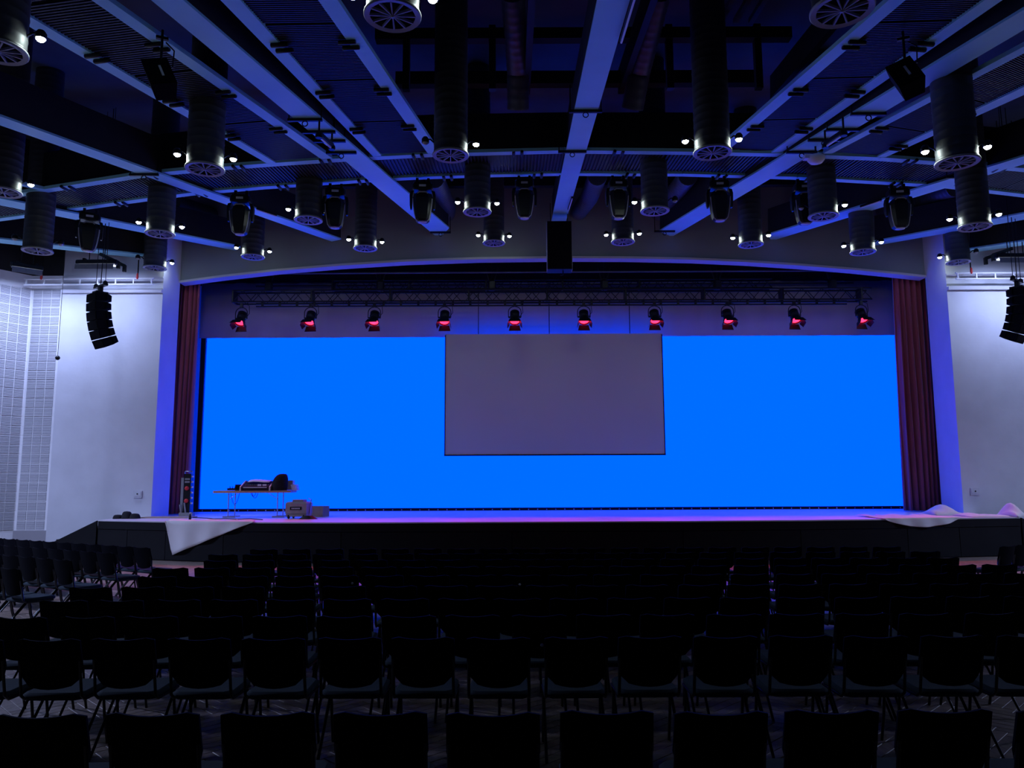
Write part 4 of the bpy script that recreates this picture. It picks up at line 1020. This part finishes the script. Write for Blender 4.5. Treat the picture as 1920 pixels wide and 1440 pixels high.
# ================================================================== CHAIRS
def make_chair():
    t = thing('stacking_chair', '', 'chair')
    # padded seat
    b = MB()
    def rr(wx, y0, y1, z, c=0.05): return [(-wx + c, y0, z), (wx - c, y0, z), (wx, y0 + c, z), (wx - 0.01, y1 - c, z), (wx - c, y1, z), (-wx + c, y1, z), (-wx + 0.01, y1 - c, z), (-wx, y0 + c, z)]
    b.loft([rr(0.215, -0.20, 0.215, 0.415), rr(0.225, -0.21, 0.225, 0.43), rr(0.225, -0.21, 0.225, 0.45), rr(0.205, -0.19, 0.205, 0.466)], True)
    b.build('seat', CHAIRS, t)
    # curved plastic back, dipped top edge
    rows_f, rows_b = [], []; nz, nx = 6, 8
    for j in range(nz + 1):
        v = j / nz; rf, rb = [], []
        for k in range(nx + 1):
            u = k / nx * 2 - 1
            hw = 0.198 + 0.027 * min(1, v * 3) if v < 0.34 else 0.225 - 0.004 * (v - 0.34)
            x = u * hw
            top = 0.868 - 0.024 * (1 - u * u) - (0.025 if abs(u) > 0.99 else 0)
            bot = 0.535 - 0.035 * (1 - u * u) + (0.03 if abs(u) > 0.99 else 0)
            z = bot + (top - bot) * v
            y = -0.20 - 0.075 * v - 0.035 * (1 - u * u) + 0.0
            rf.append(Vector((x, y, z))); rb.append(Vector((x, y - 0.016, z)))
        rows_f.append(rf); rows_b.append(rb)
    b = MB(); b.grid([list(reversed(r)) for r in rows_f]); b.grid(rows_b)
    ring_f = rows_f[0] + [r[-1] for r in rows_f[1:]] + list(reversed(rows_f[-1]))[1:] + [r[0] for r in reversed(rows_f[1:-1])]
    ring_b = rows_b[0] + [r[-1] for r in rows_b[1:]] + list(reversed(rows_b[-1]))[1:] + [r[0] for r in reversed(rows_b[1:-1])]
    b.loft([ring_f, ring_b], False, caps=False)
    b.build('backrest', CHAIRB, t)
    for s in (-1, 1):
        MB().tube([(s * 0.212, 0.10, 0.405), (s * 0.212, 0.14, 0.20), (s * 0.213, 0.20, 0.0)], 0.0115, 6).build('leg', CHAIRL, t)
        MB().tube([(s * 0.213, 0.12, 0.405), (s * 0.214, -0.05, 0.22), (s * 0.215, -0.25, 0.0)], 0.0115, 6).build('leg', CHAIRL, t)
        MB().tube([(s * 0.213, 0.18, 0.41), (s * 0.213, -0.16, 0.415), (s * 0.213, -0.205, 0.45), (s * 0.21, -0.252, 0.70)], 0.0115, 6).build('back_support', CHAIRL, t)
    MB().tube([(-0.213, 0.11, 0.402), (0.213, 0.11, 0.402)], 0.010, 6).build('crossbar', CHAIRL, t)
    return t
chair0 = make_chair(); used = False
def place(x, y, rz, label, group):
    global used
    o = chair0 if not used else copy_tree(chair0); used = True
    o.location = (x, y, 0); o.rotation_euler = (0, 0, rz); o['label'] = label; o['group'] = group
    return o
DISC = MB().lathe([(0.001, 0.003), (0.014, 0.002), (0.014, 0.0)], 8, Matrix.Rotation(R(90), 4, 'X'), cap0=False, cap1=False).mesh('pale_disc', PAPER)  # small white disc set on some chair backs
discs_px = [(523.7, 1212.5), (619.8, 1214.6), (715.6, 1090), (662, 1093), (711.5, 1034), (769, 1039), (952, 1032), (1012, 1028), (976, 1095), (1049, 1093), (1014, 1208), (1362, 1076)]
def row_label(i, k, n):
    rowt = ['rearmost row along the photo bottom', 'second row from the photo bottom', 'third row from the photo bottom', 'fourth row from the photo bottom', 'fifth row from the photo bottom', 'sixth row from the photo bottom',
            'fourth central row from the stage', 'third central row from the stage', 'second central row from the stage', 'front central row before the stage'][i]
    return rowt
BACK = 0.295                     # the backrest's top lies this far behind the chair's centre
rowsY = [3.82, 5.58, 6.47, 7.36, 8.25, 9.14, 10.03, 10.92, 11.81, 12.66]
left_edge = [None, -4.56, -4.256, -4.42, -4.64, -4.36, -4.60, -4.31, -4.60, -4.25]
main_chairs = []
for i, Y in enumerate(rowsY):
    if i == 0: cs = [-1.724 + 0.542 * k for k in range(-2, 9)]
    else:
        n = 21 if left_edge[i] < -4.5 else 20
        cs = [left_edge[i] + 0.225 + 0.53 * k for k in range(n)]
    depth = Y * math.cos(PITCH) - 1.11 * math.sin(PITCH)
    hw = 0.225 / depth * F + 6                       # only chairs the photo shows at least a sliver of
    vis = [c for c in cs if -hw < 960 + c / depth * F < 1920 + hw]
    whole = (len(vis) == len(cs)) and i > 0
    for k, c in enumerate(vis):
        starts = vis[0] == cs[0] and i > 0
        lab = 'black chair, %s from left in the %s' % (ORD[k], row_label(i, k, len(vis)))
        o = place(c + random.uniform(-0.008, 0.008), Y + BACK + random.uniform(-0.015, 0.015), R(random.uniform(-1.2, 1.2)), lab, 'rows of black chairs facing the stage')
        main_chairs.append((c, Y, o))
for (px, py) in discs_px:
    best = None
    for c, Y, o in main_chairs:
        q = onY(px, py, Y)
        if abs(q.x - c) < 0.2 and 0.6 < q.z < 0.84: best = (o, q.x - c, q.z)
    if best: inst('pale_disc', DISC, best[0], (best[1], -0.325 + 0.14 * (0.84 - best[2]) * 0 , best[2]))
# left block, turned towards the stage
blockdir = Vector((math.cos(R(-30)), math.sin(R(-30)), 0)); facing = Vector((math.sin(R(30)), math.cos(R(30)), 0))
LB = [((-6.25, 13.16), 12, 'front row'), ((-6.37, 12.22), 9, 'second row'), ((-6.41, 11.14), 6, 'third row'), ((-6.47, 10.09), 3, 'fourth row')]
for (ex, ey), n, rn in LB:
    for k in range(n):
        p = Vector((ex, ey, 0)) - blockdir * 0.455 * k + facing * BACK
        place(p.x, p.y, R(-30), 'black chair, %s from the aisle in the %s of the angled left block' % (ORD[k], rn), 'angled chairs at the left')
for k in range(4):
    p = Vector((8.03, 12.69, 0)) + Vector((math.cos(R(30)), math.sin(R(30)), 0)) * 0.455 * k + Vector((-math.sin(R(30)), math.cos(R(30)), 0)) * BACK
    place(p.x, p.y, R(30), 'black chair, %s from the aisle at the far right edge' % ORD[k], 'angled chairs at the right')
